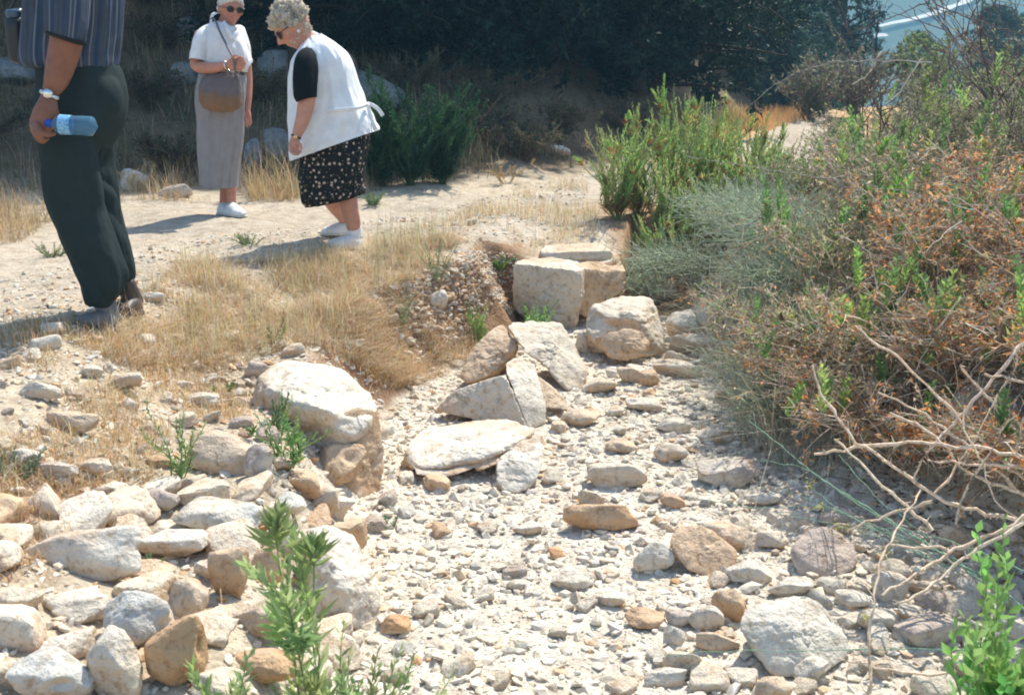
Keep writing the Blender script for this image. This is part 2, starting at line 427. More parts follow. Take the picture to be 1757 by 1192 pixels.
def hull_geo(pts, seed, sub=5, p=26, rough=.02, strata=0.0, chips=.02, bites=(), nch=34):
    pts = np.asarray(pts, float); cen = pts.mean(0)
    bm = bmesh.new()
    for q in pts - cen: bm.verts.new(q)
    res = bmesh.ops.convex_hull(bm, input=bm.verts)
    bmesh.ops.recalc_face_normals(bm, faces=bm.faces)
    n, h = [], []
    for f in bm.faces:
        d = f.normal.dot(f.verts[0].co)
        if d > 1e-4:
            for k in range(len(n)):
                if n[k] @ np.array(f.normal) > .995 and abs(h[k] - d) < .01: break
            else: n.append(np.array(f.normal)); h.append(d)
    bm.free(); n = np.array(n); h = np.array(h)
    D, F = ico(sub); ext = (pts.max(0) - pts.min(0))
    # stretch the directions with the block so that vertices spread evenly
    Ds = norm(D * (ext[None] ** .8))
    r = rng(seed + 70); n2 = norm(r.normal(size=(nch, 3)) * np.array([1, 1, .8])); sup = (n2 @ (pts - cen).T).max(1)
    n = np.vstack([n, n2]); h = np.concatenate([h, sup * r.uniform(.89, .985, nch)]); p = max(p, 40)
    V = Ds * radial(Ds, n, h, p)[:, None]
    for _ in range(4): c = norm(r.normal(size=3)); V *= (1 - r.uniform(.03, .10) * sstep(.4, .12, np.linalg.norm(Ds - c, axis=1)))[:, None]
    for (c, rad, dep) in bites: V *= (1 - dep * sstep(rad, rad * .25, np.linalg.norm(Ds - norm(np.array(c, float)), axis=1)))[:, None]
    s = ext.mean(); fr = 3.2 / s
    dis = fbm(V[:, 0] * fr + 3, V[:, 1] * fr, V[:, 2] * fr, 5, seed) * rough * s
    rg = np.abs(fbm(V[:, 0] * fr * 2, V[:, 1] * fr * 2, V[:, 2] * fr * 2 + 8, 4, seed + 3))
    dis = dis - sstep(.10, 0, rg) * chips * s * .45 * sstep(-.1, .3, fbm(V[:, 0] * fr + 30, V[:, 1] * fr, V[:, 2] * fr, 2, seed + 7))
    dis = dis + (np.abs(fbm(V[:, 0] * fr * 3 + 5, V[:, 1] * fr * 3, V[:, 2] * fr * 4, 4, seed + 11)) - .2) * .035 * s * (1 + fbm(V[:, 0] * fr, V[:, 1] * fr, V[:, 2] * fr, 2, seed + 13))
    if strata: dis = dis + strata * s * np.sign(np.sin((V[:, 2] + .1 * V[:, 0] + .15 * dis) * 60)) * .5
    return V + Ds * dis[:, None], F, cen
ROCKS = []   # (x, y, radius, short name) of every placed stone
def finish_rock(V, F, name, cen, tone, seed, label, cat, group, under=.75, mat=None, sharp=38):
    Nn = face_normals_to_vert(V, F)
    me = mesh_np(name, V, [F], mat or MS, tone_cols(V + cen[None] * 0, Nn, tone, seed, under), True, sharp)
    o = ob(name, me, None, cen); tag(o, label, cat, group); return o
# big stones: each outline point is (photo x, photo y, metres behind the stone's foot); the foot is where its lowest point meets the ground
def hero(name, foot, pts, tone, seed, label, short, lift=0., **k):
    Yb = G(*foot)[1] if isinstance(foot, tuple) else foot
    w = [P(a, b, Yb + c) for a, b, c in pts]
    kw = {a: k.pop(a) for a in ('sub', 'p', 'rough', 'strata', 'chips', 'bites', 'nch') if a in k}
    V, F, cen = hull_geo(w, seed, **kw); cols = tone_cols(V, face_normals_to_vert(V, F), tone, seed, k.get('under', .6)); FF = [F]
    for j, (pts2, tone2) in enumerate(k.get('extra', [])):     # further lumps of the same stone
        w2_ = [P(a, b, Yb + c) for a, b, c in pts2]; V2, F2, c2 = hull_geo(w2_, seed + 31 + j, **{**kw, 'bites': ()})
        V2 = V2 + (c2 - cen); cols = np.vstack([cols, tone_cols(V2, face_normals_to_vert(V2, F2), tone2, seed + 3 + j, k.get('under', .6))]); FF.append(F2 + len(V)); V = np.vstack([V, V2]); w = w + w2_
    o = ob(name, mesh_np(name, V, [np.vstack(FF)], MS, cols, True, 34), None, cen); tag(o, label, name, k.get('group'))
    a = np.array(w); ROCKS.append((cen[0], cen[1], .5 * max(np.ptp(a[:, 0]), np.ptp(a[:, 1])), short)); return o
hero('boulder', 3.86, [(432, 650, .30), (480, 614, .52), (560, 620, .60), (625, 652, .50), (656, 690, .32), (652, 730, .18), (500, 692, .02), (580, 705, 0), (640, 728, .08), (585, 780, .02), (500, 760, .1), (440, 760, .25), (428, 700, .3), (640, 790, .5), (450, 740, .7)],
     'white', 1, 'large white rounded boulder with a tan flank on the left edge of the stream bed', 'large white boulder', extra=[([(585, 700, .06), (650, 705, .20), (657, 780, .16), (655, 850, .1), (620, 870, .0), (585, 868, -.02), (572, 820, .0), (575, 760, .02), (640, 800, .5), (590, 800, .45)], 'tan')], sub=6, p=26, rough=.06, bites=[((.1, -1, -.1), .35, .12), ((.6, -.8, .2), .3, .08)], chips=.03)
hero('boulder', (960, 566), [(873, 455, .06), (905, 441, .30), (1015, 442, .50), (998, 466, .0), (876, 535, .05), (960, 568, 0), (999, 556, .0), (1004, 500, .35), (900, 552, .3), (985, 568, 0)],
     'cream', 2, 'square cut looking limestone block with a flat bright top at the head of the bed', 'square block', extra=[([(975, 460, .06), (1000, 443, .5), (1062, 440, .52), (1074, 466, .28), (1076, 490, .24), (1040, 520, .16), (1030, 532, .2), (1003, 548, .1), (985, 540, .1), (1060, 500, .5)], 'tan')], sub=6, p=60, rough=.03, nch=10, bites=[((1, -.5, -.5), .5, .15)], chips=.03, under=.35)
hero('rock', (960, 566), [(922, 433, .36), (938, 420, .62), (1035, 416, .68), (1052, 430, .40), (1050, 447, .38), (930, 450, .34), (1050, 447, .7), (930, 450, .65)],
     'cream', 3, 'flat slab lying on the back of the square limestone block', 'flat slab on the block', sub=5, p=40, rough=.03)
hero('rock', 7.5, [(950, 413, 0), (958, 405, .25), (1005, 404, .25), (1012, 416, 0), (955, 424, .0), (1010, 424, .2)],
     'white', 4, 'small bright slab lying furthest back behind the square block', 'bright back slab', sub=4, p=30, rough=.04)
hero('boulder', (1070, 620), [(1003, 560, .15), (1015, 525, .25), (1060, 508, .38), (1118, 508, .42), (1142, 560, .25), (1142, 610, .12), (1110, 622, .02), (1030, 606, 0), (1005, 606, .2), (1095, 545, .08), (1040, 545, .08), (1130, 600, .6), (1020, 540, .6)],
     'cream', 5, 'domed tan boulder with a hollowed brown face beside the square block', 'hollow faced boulder', sub=6, p=20, rough=.06, under=1.2, bites=[((-.15, -1, .15), .75, .28)])
hero('rock', (1070, 622), [(1025, 590, -.04), (1045, 567, .0), (1070, 582, -.06), (1100, 565, .0), (1117, 590, 0), (1100, 617, -.1), (1050, 620, -.1), (1035, 600, .1), (1110, 600, .1)],
     'tan', 6, 'notched tan stone leaning on the hollow faced boulder', 'notched stone', sub=5, p=14, rough=.10)
hero('boulder', (975, 672), [(880, 572, .16), (862, 552, .34), (900, 550, .42), (962, 549, .42), (985, 590, .3), (1014, 640, .12), (1003, 671, .03), (972, 671, -.02), (905, 612, .06), (888, 590, .10), (1000, 650, .45)],
     'cream', 7, 'upper tent shaped cream slab with an orange underside in the stream bed', 'upper tent slab', extra=[([(783, 648, .05), (800, 615, .12), (830, 575, .22), (862, 552, .34), (893, 585, .16), (886, 615, .14), (850, 640, .06), (800, 660, .0), (880, 640, .35), (830, 620, .45)], 'tan'), ([(884, 560, .3), (905, 548, .4), (930, 552, .42), (900, 600, .2), (880, 585, .2), (920, 600, .4)], 'white')], sub=6, p=44, rough=.045, bites=[((-.2, -1, -.1), .6, .22), ((.5, -.9, -.2), .4, .15)], chips=.04, under=1.2)
hero('boulder', (905, 734), [(745, 704, .10), (780, 669, .12), (866, 643, .03), (884, 690, -.01), (906, 736, -.04), (860, 731, -.03), (800, 717, .03), (880, 640, .3), (890, 700, .35), (780, 690, .3)],
     'cream', 8, 'lower tent shaped slab with a smooth tan front face in the stream bed', 'lower tent slab', extra=[([(868, 645, .05), (872, 618, .22), (884, 609, .28), (916, 622, .30), (925, 650, .2), (938, 700, .08), (935, 728, .04), (906, 737, -.02), (890, 690, .0), (920, 700, .4)], 'white'), ([(918, 640, .22), (945, 660, .25), (976, 690, .22), (968, 702, .16), (942, 700, .12), (930, 680, .14), (960, 690, .4)], 'cream')], sub=6, p=50, rough=.025, bites=[((.75, -.2, .6), .4, .14)], nch=14, chips=.025, under=.5)
hero('boulder', (870, 848), [(690, 778, .22), (725, 737, .50), (800, 724, .56), (885, 716, .56), (930, 740, .34), (860, 775, .16), (800, 800, .12), (710, 806, .1), (700, 800, .4), (900, 780, .5)],
     'white', 9, 'broad flat layered slab lying low in the middle of the stream bed', 'broad flat slab', extra=[([(852, 790, .12), (880, 760, .25), (934, 735, .36), (930, 785, .14), (910, 842, .0), (872, 850, -.02), (845, 835, .02), (920, 790, .45), (860, 830, .4)], 'white'), ([(800, 770, .24), (870, 745, .38), (900, 755, .36), (870, 790, .14), (812, 812, .10), (850, 800, .4)], 'tan'), ([(700, 795, .16), (740, 770, .3), (800, 775, .28), (820, 800, .14), (760, 822, .06), (712, 815, .08), (770, 800, .35)], 'cream')], sub=6, p=40, rough=.085, strata=.010, bites=[((-.5, -.5, .6), .5, .2), ((.2, -.3, 1), .35, .15), ((-.9, .1, .5), .4, .2)], chips=.025, under=.8)
hero('boulder', (600, 1084), [(525, 905, .12), (560, 892, .22), (605, 915, .26), (652, 985, .16), (657, 1020, .12), (600, 1000, .02), (530, 960, .04), (600, 1086, -.02), (655, 1070, .08), (530, 1060, .0), (520, 980, .4), (630, 1030, .45)],
     'white', 10, 'large smooth white boulder with a tan side behind the tall green weed', 'smooth white boulder', sub=6, p=24, rough=.04)
hero('boulder', (1360, 1160), [(1268, 1070, .06), (1285, 1035, .14), (1330, 1022, .20), (1402, 1020, .22), (1457, 1078, .12), (1455, 1125, .06), (1400, 1162, -.02), (1310, 1155, -.02), (1275, 1118, .0), (1345, 1060, .06), (1440, 1100, .3), (1300, 1100, .3)],
     'grey', 11, 'largest grey boulder near the lower right of the bed with a fractured front', 'largest grey boulder', sub=6, p=24, rough=.05, chips=.03, under=.2)
hero('rock', (1215, 990), [(1147, 930, .05), (1162, 896, .12), (1215, 904, .12), (1267, 945, .08), (1264, 967, .05), (1215, 991, 0), (1178, 978, .0), (1155, 952, .02), (1250, 955, .3), (1170, 935, .3)],
     'tan', 12, 'pinkish tan wedge of rock tilted on edge in the stream bed', 'tan wedge', sub=5, p=40, rough=.03)
hero('rock', (1420, 994), [(1352, 940, .05), (1370, 910, .14), (1430, 902, .16), (1470, 932, .12), (1474, 970, .06), (1440, 994, .0), (1370, 990, .0), (1460, 960, .28), (1365, 960, .28)],
     'mauve', 13, 'rounded mauve grey boulder at the edge of the thicket shade', 'mauve boulder', sub=5, p=16, rough=.06)
hero('boulder', (1700, 800), [(1620, 705, .1), (1650, 655, .2), (1725, 640, .25), (1800, 700, .2), (1800, 800, 0), (1640, 805, 0), (1622, 760, 0), (1700, 740, .5)],
     'mauve', 14, 'shaded mauve boulder bedded in the bank behind the bare thorny branches', 'shaded bank boulder', sub=5, p=12, rough=.06)
# remaining stones: photo box, tone, what it is
LIST = [
 (0,1088,148,1215,'topgrey','grey topped tan boulder in the bottom left corner'),
 (132,1046,240,1205,'cream','upright cream stone standing beside the corner boulder'),
 (165,990,290,1118,'bluegrey','rounded blue grey boulder in the left heap'),
 (252,1045,348,1190,'tan','broad tan stone in shade between grey boulder and dry stalks'),
 (288,975,358,1065,'cream','knobbly cream stone above the broad tan stone'),
 (232,890,352,965,'white','bright white topped stone with an orange underside in the left heap'),
 (214,946,303,1004,'cream','pale stone with a small green sprig growing over it'),
 (360,922,428,1030,'tan','upright mottled tan stone in the middle of the left heap'),
 (428,916,490,1005,'tan','tooth shaped tan stone with a bright edge'),
 (300,836,438,925,'bluegrey','broad pale grey boulder at the top of the left heap'),
 (236,830,300,886,'mauve','brownish triangular stone left of the broad grey boulder'),
 (20,872,236,985,'white','long low whitish slab at the far left of the heap'),
 (440,890,512,970,'white','bright stone just left of the tall weed'),
 (386,1010,505,1105,'topgrey','smooth grey slab low in the heap beside the weed stem'),
 (375,1095,520,1185,'tan','shaded tan stone under the smooth grey slab'),
 (562,880,630,965,'tan','tan slab propped behind the smooth white boulder'),
 (530,824,582,888,'cream','round cream stone with an orange base below the large white boulder'),
 (536,745,622,838,'tan','angular tan stone leaning against the large white boulder'),
 (480,790,550,850,'tan','tan cobble below the small green bush'),
 (312,1132,412,1215,'cream','crumbly cream stone at the bottom edge'),
 (460,838,522,890,'bluegrey','small pale grey stone above the bright stone'),
 (650,1048,705,1096,'orange','small orange stone alone on the gravel'),
 (415,750,470,830,'mauve','dull brown stone half buried below the green bush'),
 (300,722,470,815,'white','flat sunlit slab of bedrock behind the green sprout'),
 (20,655,100,690,'cream','flat oval cream stone at the left edge of the field'),
 (75,702,160,745,'cream','low cream stone with a red brown end'),
 (45,572,98,606,'bluegrey','pale stone half in the shadow of the man'),
 (228,572,264,600,'grey','small squared grey stone in the dry grass'),
 (240,505,285,523,'white','thin flat stone by the heel of the man'),
 (312,665,380,702,'grey','rounded grey stone above the green sprout'),
 (385,680,432,702,'tan','small tan stone beside the rounded grey stone'),
 (55,788,130,830,'mauve','dull brown cobble near the left edge'),
 (176,640,245,672,'cream','pale angular stone in the middle of the left field'),
 (0,770,70,808,'white','white slab cut by the left edge of the picture'),
 (118,782,190,822,'cream','wedge shaped cobble right of the dull brown cobble'),
 (730,500,772,540,'grey','pale grey stone on the red clods left of the block'),
 (1080,462,1172,522,'mauve','reddish grey rock behind and right of the square block'),
 (1140,525,1204,592,'white','angular white rock right of the hollow faced boulder'),
 (1194,508,1262,570,'grey','rough pale rock at the foot of the wiry bush'),
 (1150,572,1240,612,'cream','low white rock below the angular white rock'),
 (1120,610,1206,652,'white','smooth oval white rock in the bed'),
 (985,562,1022,612,'grey','small grey stone wedged left of the hollow faced boulder'),
 (998,640,1062,680,'cream','pale lens shaped stone right of the upper tent slab'),
 (1060,622,1103,662,'white','white cobble below the notched stone'),
 (1098,630,1132,668,'tan','small tan cobble beside the oval white rock'),
 (718,808,772,846,'tan','tan stone in front of the broad flat slab'),
 (1206,886,1312,950,'white','rough white rock behind the tan wedge'),
 (1364,1114,1426,1178,'grey','egg shaped pale stone in front of the largest grey boulder'),
 (1226,990,1284,1074,'tan','leaning tan stone with a white rim'),
 (1182,1024,1246,1088,'bluegrey','smooth grey stone left of the leaning tan stone'),
 (1090,918,1162,990,'grey','pale wedge left of the tan wedge'),
 (944,964,1022,1022,'bluegrey','three sided grey stone standing in the gravel'),
 (968,868,1096,918,'tan','long low pinkish stone across the gravel'),
 (880,890,935,924,'white','small white oval stone left of the long pinkish stone'),
 (1074,1034,1146,1086,'tan','pinkish rounded stone in the lower bed'),
 (1144,1040,1192,1082,'mauve','small brownish stone right of the pinkish one'),
 (1194,1080,1272,1122,'cream','flat topped cream stone touching the largest grey boulder'),
 (1140,1064,1178,1116,'grey','upright squared grey stone in the lower bed'),
 (1196,776,1306,842,'mauve','reddish rock at the foot of the rusty bush'),
 (1280,838,1342,872,'grey','grey white stone in front of the rusty bush'),
 (1010,802,1112,840,'cream','broad low cream stone right of the broad flat slab'),
 (1134,844,1176,878,'tan','small pinkish cobble near the yellow leaf'),
 (1120,752,1180,800,'white','whitish rough lump near the middle of the bed'),
 (1505,965,1572,1040,'mauve','dark rounded rock in shade under the thicket'),
 (1478,1034,1536,1090,'grey','pitted grey rock right of the largest grey boulder'),
 (1545,1040,1660,1120,'mauve','dark rock in shade at the lower right'),
 (1420,1170,1500,1230,'grey','grey stone cut by the bottom edge'),
 (1250,955,1330,1010,'grey','shaded stone tucked under the tan wedge'),
 (1320,985,1400,1030,'grey','pale rounded stone above the largest grey boulder'),
 (1440,1010,1500,1050,'grey','flat grey stone under the thorny branches'),
 (1400,860,1470,905,'mauve','dark stone in the shade of the rusty bush'),
 (1300,1150,1370,1210,'cream','cream stone at the bottom edge of the bed'),
 (296,38,352,85,'shade_grey','blue grey rock outcrop on the slope left of the standing woman'),
 (438,84,512,150,'shade_grey','blue grey boulder on the slope behind the bending woman'),
 (285,112,335,150,'shade_grey','low blue grey rock on the slope behind the standing woman'),
 (560,125,692,190,'shade_grey','long blue grey boulder on the slope behind the white vest'),
 (455,215,505,285,'shade_grey','upright grey rock in shade between the two women'),
 (418,225,450,290,'shade_grey','narrow grey rock in shade beside the grey skirt'),
 (200,285,250,330,'bluegrey','pale grey rock by the edge of the dry grass'),
 (-60,92,55,150,'shade_grey','pinkish rock ledge on the slope behind the man'),
 (935,252,985,272,'white','pale flat stone where the far track meets the shade'),
 (962,688,1032,738,'cream','jagged pale lump just right of the lower tent slab'),
 (1072,672,1138,712,'white','chalky angular lump below the oval white rock'),
 (1040,742,1098,782,'cream','pale block shaped lump above the broad low cream stone'),
 (1196,722,1262,764,'cream','chalky stone at the edge of the wiry bushes'),
 (1130,706,1190,748,'grey','grey white lump between two chalky lumps'),
 (1020,1010,1072,1046,'white','small chalky stone left of the pinkish rounded stone'),
 (1300,905,1352,948,'cream','pale stone between rough white rock and mauve boulder'),
 (1106,1150,1180,1192,'white','chalky flat stone near the bottom of the bed'),
 (870,990,915,1018,'cream','small cream stone left of the three sided one'),
 (270,318,330,342,'mauve','low brown stone at the back of the path'),
]
for i, (x0, y0, x1, y1, tone, lab) in enumerate(LIST):
    sd_ = 100 + i; r = rng(sd_); cx = (x0 + x1) / 2
    g0 = G(cx, min(y1, 1185) - 3) if y1 <= 1192 else G(cx, y1 - 3)
    s = dcam(g0) / FPX; W = (x1 - x0) * s; BH = (y1 - y0) * s
    a = math.atan2(CAMZ - g0[2], g0[1])
    d = W * r.uniform(.62, .8)
    h = (BH - d * math.sin(a)) / math.cos(a)
    if h < .42 * W: h = .42 * W if BH > .35 * W else .3 * W; d = max(.35 * W, (BH - h * math.cos(a)) / max(math.sin(a), .2))
    d = min(d, 1.1 * W)
    far = g0[1] > 8
    if tone == 'shade_grey': d = W * .9; h = max(h, .5 * W)
    sub = 5 if (x1 - x0) > 70 and not far else 4
    V, F = rock_geo(sd_, sub, r.integers(9, 15), r.choice([10, 18, 30]), r.uniform(.08, .16), .30)
    V = V * np.array([W / 2, d / 2, h / 2]) * 1.04
    t = r.uniform(-.2, .2); R = np.array([[math.cos(t), 0, -math.sin(t)], [0, 1, 0], [math.sin(t), 0, math.cos(t)]])
    V = V @ R.T
    cen = np.array([g0[0], g0[1] + d * .42, 0.]); cen[2] = min(Hn(cen[0], cen[1]), g0[2] + .3 * h) + h * .34
    nm = 'boulder' if (x1 - x0) > 105 else 'rock'
    if 'cobble' in lab: nm = 'cobble'
    fam = 'heaped stones on the left bank' if (x1 < 720 and y0 > 730) else 'stones among the dry grass' if x1 < 800 and y0 > 400 else 'shaded outcrops on the slope' if y1 < 400 else 'named stones of the stream bed'
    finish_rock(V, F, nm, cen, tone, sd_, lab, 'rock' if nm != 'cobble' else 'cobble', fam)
    ROCKS.append((cen[0], cen[1], max(W, d) / 2, lab))

# scattered loose stones: each its own object, few prototypes shared
protos = []
for k in range(40):
    r = rng(500 + k); tone = ['white', 'cream', 'cream', 'grey', 'white', 'bluegrey', 'white', 'tan', 'cream', 'mauve'][k % 10]
    V, F = rock_geo(500 + k, 4, r.integers(7, 12), 40, .17, .42)
    V = V * np.array([1, r.uniform(.65, .95), r.uniform(.5, .85)])
    Nn = face_normals_to_vert(V, F)
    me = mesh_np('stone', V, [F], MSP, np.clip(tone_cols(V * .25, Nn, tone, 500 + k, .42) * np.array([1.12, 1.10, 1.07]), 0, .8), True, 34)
    protos.append((me, tone))
SEEN = set()
TW = {'white': 'white', 'cream': 'cream', 'grey': 'grey', 'tan': 'tan', 'bluegrey': 'bluish grey', 'mauve': 'brownish'}
def scatter(n, poly, smin, smax, name, cat, group, seed, pw=2.2, tones=None, sep=1.0):
    r = rng(seed); xs_, ys_ = [q[0] for q in poly], [q[1] for q in poly]; k = 0; tries = 0
    while k < n and tries < n * 60:
        tries += 1
        x, y = r.uniform(min(xs_), max(xs_)), r.uniform(min(ys_), max(ys_))
        if not inpoly(np.array([x]), np.array([y]), poly)[0]: continue
        s = smin + (smax - smin) * (1 - k / n) ** pw * r.uniform(.8, 1)
        near = [(math.hypot(x - q[0], y - q[1]) - q[2] * .8, q) for q in ROCKS]
        if any(dd < s * sep for dd, q in near): continue
        me, tone = protos[r.integers(len(protos))]
        if tones and tone not in tones: continue
        o = ob(name, me, None, (x, y, Hn(x, y) + s * r.uniform(.0, .28)))
        o.scale = (s, s * r.uniform(.85, 1.1), s * r.uniform(.8, 1.1)); o.rotation_euler = (r.uniform(-.35, .35), r.uniform(-.35, .35), r.uniform(0, 6.28))
        cand = sorted(((math.hypot(x - q[0], y - q[1]), q) for q in ROCKS if len(q[3]) > 1 and not q[3].startswith('~')), key=lambda t: t[0])
        q = cand[0][1]; dx, dy = x - q[0], y - q[1]
        rel = ('right of' if dx > 0 else 'left of') if abs(dx) > abs(dy) else ('behind' if dy > 0 else 'in front of')
        size = 'fist sized' if s > .05 else 'small' if s > .032 else 'tiny'
        ref = ' '.join(q[3].split()[:7])
        for cut in (' with', ' at the', ' on the', ' in the', ' of the', ' by the', ' near the', ' beside the', ' behind', ' below', ' above', ' that', ' low ', ' just', ' alone', ' cut', ' half', ' lying', ' where', ' under', ' left of', ' right of', ' in ', ' from'):
            j = ref.find(cut)
            if j > 8: ref = ref[:j]
        lab_ = f"{size} {TW[tone]} {cat} {rel} the {ref}"
        if lab_ in SEEN:
            q2 = cand[1][1]; ref2 = ' '.join(q2[3].split()[:4]); lab_ = ' '.join(f"{size} {TW[tone]} {cat} {rel} the {' '.join(ref.split()[:4])}, near the {ref2}".split()[:16])
        SEEN.add(lab_)
        tag(o, lab_, cat, group); ROCKS.append((x, y, s, '~')); k += 1; continue
        tag(o, f"{size} {TW[tone]} {cat} {rel} the {ref}", cat, group)
        ROCKS.append((x, y, s, '~')); k += 1
bed_poly = [(float(XL(y)) + .02, y) for y in np.arange(2.3, 6.8, .3)] + [(float(XR(y)) + .25, y) for y in np.arange(7.0, 2.2, -.3)]
scatter(150, bed_poly, .020, .062, 'stone', 'stone', 'loose stones in the gravel bed', 61, 1.5, None, .9)
left_poly = gpoly((0, 1192), (560, 1192), (520, 900), (440, 700), (640, 600), (300, 560), (0, 560))
heap_poly = gpoly((0, 1192), (520, 1192), (620, 1040), (600, 880), (440, 800), (250, 830), (0, 880))
scatter(38, heap_poly, .05, .10, 'stone', 'stone', 'heaped stones on the left bank', 65, .8, ('white', 'cream', 'tan'), .55)
shade_poly = gpoly((1270, 880), (1757, 900), (1757, 1192), (1120, 1192))
scatter(38, shade_poly, .03, .075, 'stone', 'stone', 'stones in the thicket shade', 66, 1.0, ('white', 'grey', 'mauve', 'bluegrey', 'cream'), .7)
scatter(58, left_poly, .02, .065, 'stone', 'stone', 'loose stones on the left bank', 62, 1.4, ('white', 'cream', 'tan', 'grey', 'mauve', 'bluegrey'))
clod_poly = gpoly((690, 500), (850, 445), (880, 450), (875, 530), (780, 600), (700, 590), (660, 545))
scatter(34, clod_poly, .02, .045, 'clod', 'clod', 'reddish clods beside the block', 63, 1.2, ('tan', 'mauve', 'cream'))
path_st = gpoly((0, 500), (250, 440), (640, 400), (1000, 320), (960, 400), (640, 470), (250, 560), (0, 640))
scatter(12, path_st, .015, .04, 'stone', 'stone', 'small stones on the path', 64, 1.2, ('white', 'cream', 'grey', 'tan'))

# gravel: far too many to count, one object
def gravel(name, n, poly, smin, smax, seed, kindlab, pal, wts, k=2.6):
    r = rng(seed); poly = list(poly)
    xs_, ys_ = np.array([q[0] for q in poly]), np.array([q[1] for q in poly])
    X = r.uniform(xs_.min(), xs_.max(), n * 5); Y = r.uniform(ys_.min(), ys_.max(), n * 5)
    keep = inpoly(X, Y, poly); X, Y = X[keep][:n], Y[keep][:n]; n = len(X)
    s = smin + (smax - smin) * r.random(n) ** k
    D, F = ico(1); m = len(D)
    pr = []
    for j in range(14):
        q = rng(900 + j); nn = norm(q.normal(size=(9, 3))); nn = np.vstack([nn, -nn[:3]])
        pr.append(D * radial(D, nn, q.uniform(.6, 1, len(nn)), 14)[:, None] * np.array([1, q.uniform(.6, 1), q.uniform(.45, .8)]))
    pr = np.array(pr)[r.integers(0, 14, n)]
    a = r.uniform(0, 6.28, n); ca, sa = np.cos(a)[:, None], np.sin(a)[:, None]
    tl = r.normal(size=(n, 1)) * .3
    x, y, z = pr[..., 0], pr[..., 1], pr[..., 2]
    z2 = z + x * tl
    V = np.stack([x * ca - y * sa, x * sa + y * ca, z2], -1) * s[:, None, None]
    V += np.stack([X, Y, H(X, Y) - s * .10 + r.normal(size=n) * s * .25], -1)[:, None]
    cc = np.repeat(vary(np.asarray(pal)[r.choice(len(pal), n, p=np.array(wts) / sum(wts))], n, r, .07, .015), m, 0)
    FF = (F[None] + (np.arange(n) * m)[:, None, None]).reshape(-1, 3)
    o = ob(name, mesh_np(name, V.reshape(-1, 3), [FF], MSG, cc, False)); tag(o, kindlab, 'gravel', None, 'stuff')
PB = [WHITE * .97, CREAM, TAN * 1.12, GREY, ORANGE * 1.1, BLUEG]
gravel('gravel', 30000, bed_poly, .004, .031, 71, 'pale limestone gravel and rubble covering the stream bed', PB, [8, 7, .9, 1.5, .2, .5], 4.4)
lp2 = gpoly((-300, 1300), (640, 1250), (640, 900), (660, 640), (860, 470), (640, 460), (0, 540), (-400, 700))
gravel('gravel', 16000, bed_poly, .0018, .006, 75, 'fine grit and dust between the stones of the bed', PB, [8, 8, 1.5, 2, .3, .5], 1.5)
gravel('gravel', 12000, lp2, .004, .024, 72, 'small rubble and chips among the dry grass on the left bank', PB, [4, 5, 3, 2, 1.2, .6])
pp2 = gpoly((-300, 600), (0, 480), (250, 420), (640, 380), (1000, 300), (1010, 400), (640, 460), (250, 540), (-100, 700))
gravel('gravel', 7000, pp2, .003, .020, 73, 'fine chips strewn over the dusty path', PB, [4, 5, 2, 2, .6, .6])
gravel('gravel', 2800, gpoly((700, 490), (840, 435), (890, 445), (880, 545), (800, 600), (700, 560)), .007, .026, 74, 'crumbled reddish clods on the bank left of the square block', [TAN, ORANGE * .9, CREAM, MAUVE], [4, 3, 3, 2])
# ------------------------------------------------------------------ dry grass (nobody could count it)
def rand_in(poly, n, r, clump=0., edge=.0):
    xs_, ys_ = np.array([q[0] for q in poly]), np.array([q[1] for q in poly])
    X = r.uniform(xs_.min(), xs_.max(), n * 6); Y = r.uniform(ys_.min(), ys_.max(), n * 6)
    k = inpoly(X, Y, poly)
    if clump: k &= (vnoise(X * 2.3, Y * 2.3, 3, 77) + .6 * vnoise(X * 7, Y * 7, 5, 78)) > r.normal(size=len(X)) * .15 - .55 + clump
    X, Y = X[k][:n], Y[k][:n]
    return np.stack([X, Y, H(X, Y) - .004], -1)
def grass(name, n, poly, hmin, hmax, w, pal, wts, seed, label, clump=.3, lean=.5, flat=.25, K=3, mat=None, wind=(-.1, -.1)):
    r = rng(seed); B = rand_in(poly, n, r, clump); n = len(B)
    Hh = hmin + (hmax - hmin) * r.random(n) ** 1.8
    a = r.uniform(0, 6.28, n); l = np.abs(r.normal(size=n)) * lean
    fl = r.random(n) < flat; l = np.where(fl, r.uniform(1.2, 2.2, n), l)
    L = np.stack([np.cos(a) * l + wind[0], np.sin(a) * l + wind[1], np.zeros(n)], -1)
    ac = Acc(); Hz = np.where(fl, Hh * .6, Hh)
    blades(ac, B, Hz, L, w * r.uniform(.6, 1.4, n), mixpal(pal, wts, n, r, .18), K)
    o = ac.build(name, mat or MG); tag(o, label, 'grass', None, 'stuff'); return o
ST = [(.70, .55, .33), (.60, .38, .17), (.78, .70, .54), (.36, .20, .09), (.36, .36, .15)]
grass('dry_grass', 46000, gpoly((235, 520), (300, 460), (640, 425), (880, 420), (870, 450), (740, 500), (640, 580), (800, 590), (760, 640), (660, 650), (520, 610), (430, 600), (330, 640), (160, 620), (190, 560)),
      .02, .19, .0023, ST, [4, 2.6, 4, 1.6, .4], 201, 'matted pale straw coloured grass between the path and the stream bed', .30, 1.5, .72, 5, wind=(0, -.15))
grass('dry_grass', 17000, gpoly((0, 560), (160, 560), (300, 620), (430, 620), (430, 720), (300, 720), (260, 840), (0, 860), (-200, 800), (-200, 600)),
      .02, .10, .0024, ST, [3, 3, 2, 1.5, .5], 202, 'thin straw grass growing between the stones of the left field', .38, .6, .5)
